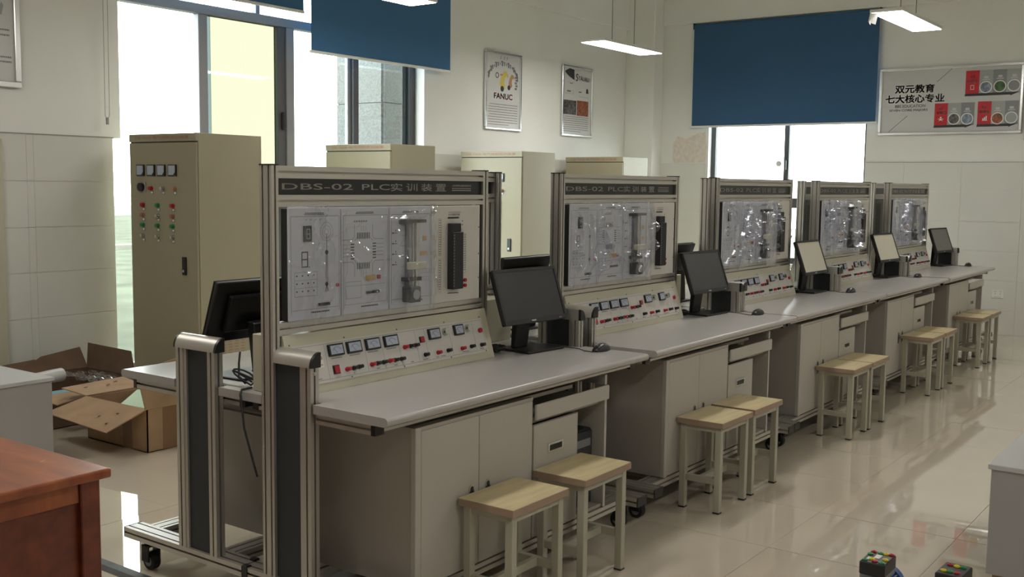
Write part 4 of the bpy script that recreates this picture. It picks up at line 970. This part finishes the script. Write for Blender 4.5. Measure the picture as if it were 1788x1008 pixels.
block(.105, -.428, 2.522, 2.765, '01', '新技术', 'phone', [('photo_blue', (-.096, 2.588)), ('photo_green', (-.232, 2.592)), ('sign_grey2', (-.367, 2.595))])
block(.406, .002, 2.200, 2.436, '02', '互联网', 'node', [('photo_dark', (.206, 2.268)), ('photo_blue', (.073, 2.265))])
block(-.028, -.425, 2.200, 2.441, '03', '新服务', 'bars', [('photo_orange', (-.224, 2.262)), ('sign_grey1', (-.358, 2.267))])
r = empty('wall_sign', (XF, -1.2, 2.05), 'blue edged sign board cut off by the right edge of the picture', 'sign'); org = (XF, -1.2, 2.05)
MB(org).box(XF-.02, XF-.001, -1.9, -.508, 2.045, 2.80).build('sign_panel', M['sign_blue'], r); MB(org).box(XF-.03, XF-.001, -.508, -.490, 2.030, 2.81).box(XF-.03, XF-.001, -1.9, -.508, 2.030, 2.045).build('frame_bar', M['alu_bright'], r)
# socket
org = (XF-.008, -.325, .43); r = empty('wall_socket', org, 'white double wall socket low on the back wall', 'socket')
MB(org).box(XF-.018, XF-.008, -.385, -.265, .388, .475).build('cover_plate', M['white'], r, bevel=.003)
b = MB(org)
for y in (-.30, -.35): b.box(XF-.0185, XF-.018, y-.008, y-.005, .452, .462).box(XF-.0185, XF-.018, y+.005, y+.008, .452, .462).box(XF-.0185, XF-.018, y-.002, y+.002, .43, .44)
b.box(XF-.0185, XF-.018, -.36, -.29, .40, .402); b.build('socket_holes', M['ink'], r)

# ------------------------------------------------------------------ cardboard boxes (left)
def flap(org, root, q, m, name='flap', t=.006, label=None): return MB(org).slab(q, t).build(name, m, root, label=label)
x0, x1, y0, y1, h = 1.10, 1.50, 2.30, 2.88, .244; org = (1.3, 2.59, 0)
r = empty('cardboard_box', org, 'open brown cardboard box in front, with flaps spread out', 'box', 'cardboard boxes')
MB(org).box(x0, x0+.006, y0, y1, 0, h).box(x1-.006, x1, y0, y1, 0, h).box(x0, x1, y0, y0+.006, 0, h).box(x0, x1, y1-.006, y1, 0, h).box(x0, x1, y0, y1, 0, .006).build('carton', M['card'], r)
flap(org, r, [(1.10, 2.30, .244), (1.10, 2.88, .244), (.90, 2.98, .165), (.865, 2.33, .15)], M['card'])
flap(org, r, [(1.10, 2.885, .246), (1.50, 2.885, .246), (1.54, 3.18, .262), (1.09, 3.13, .262)], M['card'])
flap(org, r, [(1.09, 2.305, .246), (1.50, 2.305, .246), (1.50, 2.285, .55), (1.03, 2.29, .47)], M['card'])
b = MB(org)
for (x, y) in ((.97, 2.55), (1.02, 2.45), (.93, 2.42), (1.2, 3.05), (1.33, 3.02), (1.42, 3.08)):
    z = (.244-(1.10-x)*.40+.008) if x < 1.1 else .266
    b.add([(x-.02, y-.01, z), (x+.012, y-.004, z+.001), (x+.02, y+.012, z+.001), (x-.008, y+.008, z)], [(0, 1, 2, 3)])
b.build('torn_marks', M['card_dark'], r)
MB(org).box(1.20, 1.31, y0-.0012, y0, 0, h).build('packing_tape', M['tape'], r); MB(org).box(x0-.0012, x0, 2.44, 2.53, 0, h).build('packing_tape', M['tape'], r)
b = MB(org)
for i in range(5): b.box(1.34, 1.47, y0-.0008, y0, .085+.02*i, .089+.02*i)
b.build('faded_printing', M['card_dark'], r)
o = MB((1.33, 2.6, .03)).slab([(1.112, 2.325, .236), (1.109, 2.56, .232), (1.43, 2.868, .228), (1.46, 2.79, .228)], -.012).build('foam_sheet', M['foam'], None); o.location = (1.33, 2.6, .03)
tag(o, 'pale green foam sheet standing in the front cardboard box', 'foam sheet')
x0, x1, y0, y1, h = .98, 1.76, 3.22, 3.92, .215; org = (1.37, 3.57, 0)
r = empty('cardboard_box', org, 'darker cardboard box behind, in the corner, holding packing material', 'box', 'cardboard boxes')
MB(org).box(x0, x0+.006, y0, y1, 0, h).box(x1-.006, x1, y0, y1, 0, h).box(x0, x1, y0, y0+.006, 0, h).box(x0, x1, y1-.006, y1, 0, h).box(x0, x1, y0, y1, 0, .006).build('carton', M['card_dark'], r)
flap(org, r, [(1.755, 3.92, .215), (1.755, 3.36, .215), (1.80, 3.47, .37), (1.775, 3.93, .385)], M['card_dark'])
flap(org, r, [(1.20, 3.92, .215), (1.755, 3.92, .215), (1.76, 4.02, .345), (1.46, 4.0, .315)], M['card_dark'])
flap(org, r, [(.98, 3.92, .215), (1.40, 3.92, .215), (1.42, 4.0, .30), (1.10, 3.99, .285)], M['card_dark'])
flap(org, r, [(.98, 3.22, .215), (1.30, 3.22, .215), (1.36, 3.14, .20), (1.02, 3.06, .185)], M['card'])
o = MB((1.2, 3.6, .2)).tube([(1.08, 3.62, .225), (1.20, 3.65, .230), (1.32, 3.68, .233), (1.43, 3.70, .235)], .045, 14).build('paper_roll', M['paper'], None, smooth=True, sharp=50); o.location = (1.2, 3.6, .2)
tag(o, 'white paper roll with black brush writing in the rear box', 'paper roll')
b = MB((0, 0, 0)); rnd = random.Random(3)
for i in range(28):
    x = 1.10+.0115*i; a = rnd.uniform(-.9, .6); cx_ = x; cy_ = 3.63+(x-1.08)*.25-.046*math.cos(a); cz_ = .229+.046*math.sin(a)
    b.add([(cx_-.006, cy_, cz_-.008), (cx_+.001, cy_-.001, cz_-.009), (cx_+.007, cy_-.001, cz_+.008), (cx_, cy_, cz_+.009)], [(0, 1, 2, 3)])
q = b.build('brush_writing', M['ink'], o); q.matrix_parent_inverse = Matrix.Translation((-1.2, -3.6, -.2))
b = MB((1.3, 3.4, .05)); vs = []; nx, ny = 26, 16
for j in range(ny+1):
    for i in range(nx+1):
        x = 1.49+.24*i/nx; y = 3.26+.58*j/ny; vs.append((x, y, .205+.035*noise.noise(Vector((x*14, y*14, 2)))+.02*abs(noise.noise(Vector((x*30, y*30, 5))))))
fs = [(j*(nx+1)+i, j*(nx+1)+i+1, (j+1)*(nx+1)+i+1, (j+1)*(nx+1)+i) for j in range(ny) for i in range(nx)]
o = b.add(vs, fs).build('plastic_packing', M['film'], None); o.location = (1.3, 3.4, .05); tag(o, 'crumpled clear plastic packing in the rear box', 'packing')
o = MB((1.3, 3.4, .1)).slab([(1.0, 3.26, .165), (1.47, 3.24, .175), (1.47, 3.50, .165), (1.05, 3.56, .16)], .008).build('blue_sheet', M['foam_blue'], None); o.location = (1.3, 3.4, .1); tag(o, 'pale blue sheet of packing in the rear box', 'packing')

# ------------------------------------------------------------------ plinths, motors, table, cable cover
def plinth(x0, x1, y0, y1, h, label):
    org = ((x0+x1)/2, (y0+y1)/2, 0); r = empty('low_cabinet', org, label, 'cabinet')
    MB(org).box(x0+.01, x1-.01, y0+.01, y1-.01, .03, h-.02).build('body', M['plinth'], r, bevel=.002)
    MB(org).box(x0+.03, x1-.03, y0+.03, y1-.03, 0, .03).build('toe_kick', M['seat_edge'], r)
    MB(org).box(x0, x1, y0, y1, h-.02, h).build('top_board', M['plinth_top'], r, bevel=.002)
plinth(1.93, 2.80, -3.1, -1.86, .465, 'low grey cabinet at the right edge, with an opened motor on it')
plinth(-.35, .68, 2.50, 3.40, .465, 'low pale grey cabinet at the left edge beside the cardboard boxes')
def motor(x, y, z, rz, body, label, buttons, cut=False, blk_top=.20):
    """small electric motor lying along its local X axis with a terminal box on top"""
    root = empty('electric_motor', (x, y, z), label, 'motor', None, rz); o0 = (0, 0, 0); r_ = .062; zc = .0775
    if not cut:
        b = MB(); b.cyl((0, zc), 'X', r_, -.075, .075, 24); b.build('stator_housing', M[body], root, smooth=True, sharp=40)
        f = MB()
        for k in range(16):
            a = 2*PI*k/16; c, s_ = math.cos(a), math.sin(a); px, pz = -s_*.002, c*.002
            f.prism([(c*r_+px, zc+s_*r_+pz), (c*r_-px, zc+s_*r_-pz), (c*(r_+.008)-px, zc+s_*(r_+.008)-pz), (c*(r_+.008)+px, zc+s_*(r_+.008)+pz)], 'X', -.07, .07)
        f.build('cooling_fins', M['motor_grey'], root)
        MB().cyl((0, zc), 'X', r_+.012, .075, .120, 28, r_+.006).build('fan_cover', M['motor_blue'], root, smooth=True, sharp=40)
        MB().box(.085, .105, -.02, .02, zc+r_+.010, zc+r_+.0125).build('type_plate', M['white'], root)
        MB().cyl((0, zc), 'X', .05, -.092, -.075, 24, .058).build('end_shield', M['motor_grey'], root); MB().cyl((0, zc), 'X', .009, -.13, -.092, 14).build('shaft', M['metal'], root)
    else:
        MB().ring((0, zc), 'X', .046, .062, -.06, .07, 32).build('stator_ring', M['black'], root)
        MB().ring((0, zc), 'X', .028, .046, -.05, .06, 32).build('winding', M['amber'], root)
        MB().cyl((0, zc), 'X', .026, -.055, .06, 24).build('rotor', M['copper'], root); MB().cyl((0, zc), 'X', .008, -.085, -.055, 14).build('shaft', M['metal'], root)
        f = MB()
        for k in range(28):
            a = 2*PI*k/28; c, s_ = math.cos(a), math.sin(a); px, pz = -s_*.0015, c*.0015
            f.prism([(c*.058+px, zc+s_*.058+pz), (c*.058-px, zc+s_*.058-pz), (c*.066-px, zc+s_*.066-pz), (c*.066+px, zc+s_*.066+pz)], 'X', -.05, .06)
        f.build('cooling_fins', M['motor_grey'], root)
    MB().box(-.05, .05, -.055, -.035, 0, .012).box(-.05, .05, .035, .055, 0, .012).box(-.045, .045, -.05, -.03, .012, .03).box(-.045, .045, .03, .05, .012, .03).build('foot', M['motor_grey'], root)
    MB().box(-.06, .06, -.045, .045, zc+r_-.005, zc+r_+.012).build('box_base', M['motor_grey'], root, bevel=.002)
    tb = MB().box(-.068, .068, -.045, .045, zc+r_+.012, blk_top).build('terminal_box', M['black'], root, bevel=.004)
    for (bx, by, c) in buttons:
        MB().cyl((bx, by), 'Z', .0105, blk_top, blk_top+.004, 14).ring((bx, by), 'Z', .004, .008, blk_top+.004, blk_top+.0055, 12).build('terminal_button', M[c], tb)
    if len(buttons) > 8: MB().box(-.012, .03, -.008, .012, blk_top, blk_top+.0015).box(-.04, -.01, .02, .03, blk_top, blk_top+.0015).build('white_sticker', M['white'], tb)
    if cut: MB().box(-.03, .03, -.02, .02, blk_top, blk_top+.002).build('amber_label', M['amber'], tb)
    return root
B1 = [(-.05, .03, 'green'), (-.03, .012, 'yellow'), (-.048, -.004, 'red'), (-.052, -.028, 'green'), (.05, .03, 'red'), (.045, .004, 'green'), (.05, -.014, 'yellow'), (.052, -.033, 'red'), (-.012, -.03, 'yellow'), (.02, .033, 'green')]
B2 = [(-.035, .025, 'yellow'), (-.035, .003, 'green'), (-.035, -.02, 'red'), (.035, .022, 'red'), (.035, 0, 'yellow'), (.035, -.022, 'green')]
motor(1.37, -1.625, 0, math.radians(0), 'motor_blue', 'blue motor at bottom right with ten coloured terminals on its black box', B1)
motor(1.415, -1.872, 0, math.radians(-2), 'motor_blue', 'blue motor on the floor, rightmost, with six coloured terminals on its black box', B2)
motor(2.24, -2.06, .4656, math.radians(20), 'motor_grey', 'opened motor showing amber windings, on the low cabinet at right', [], True, .175)
mm = motor(.28, 2.68, .4656, math.radians(30), 'motor_blue', 'blue and grey motor on the low cabinet at the left edge', [(-.03, .0, 'motor_blue'), (.03, .0, 'motor_blue')], False, .16)
MB().cyl((-.02, .055), 'Y', .010, -.074, -.055, 12).cyl((.02, .055), 'Y', .010, -.074, -.055, 12).build('red_terminal', M['red'], mm)

# brown table
tx1, ty0, th = -.776, -.25, .75; tx0, ty1 = -1.75, 1.35
org = (-1.3, .5, 0); r = empty('brown_table', org, 'varnished brown wooden table at the lower left corner', 'table')
MB(org).box(tx0, tx1, ty0, ty1, th-.026, th).build('table_top', M['wood'], r, bevel=.006, seg=2)
for x in (tx0+.02, tx1-.075):
    for y in (ty0+.025, ty1-.075): MB(org).box(x, x+.055, y, y+.05, 0, th-.026).build('leg', M['wood_dark'], r, bevel=.003)
MB(org).box(tx0+.075, tx1-.075, ty0+.035, ty0+.055, th-.085, th-.026).build('apron', M['wood'], r, bevel=.002)
MB(org).box(tx0+.075, tx1-.075, ty0+.045, ty0+.055, .36, th-.085).build('side_board', M['wood_dark'], r)
MB(org).box(tx0+.075, tx1-.075, ty0+.035, ty0+.055, .31, .36).build('lower_rail', M['wood'], r, bevel=.002)
MB(org).box(tx1-.055, tx1-.035, ty0+.075, ty1-.075, .31, th-.026).build('end_board', M['wood_dark'], r)
b = MB(org)
for (x, y) in ((-.95, .1), (-.86, -.05), (-1.05, -.12), (-.90, .35), (-1.1, .3)): b.box(x, x+.010, y, y+.004, th, th+.0004).box(x+.013, x+.018, y+.008, y+.011, th, th+.0004)
b.build('scratches', M['seat'], r)
# floor cable cover strip
b = MB((-.05, .9, 0)).prism([(-.085, 0), (-.065, .012), (-.030, .014), (-.010, 0)], 'Y', -.6, 2.40)
o = b.build('cable_cover', M['strip'], None); o.location = (-.05, .9, 0); tag(o, 'dark grey cable cover strip lying on the floor by the left end of the bench', 'cable cover')
# small bits on the floor
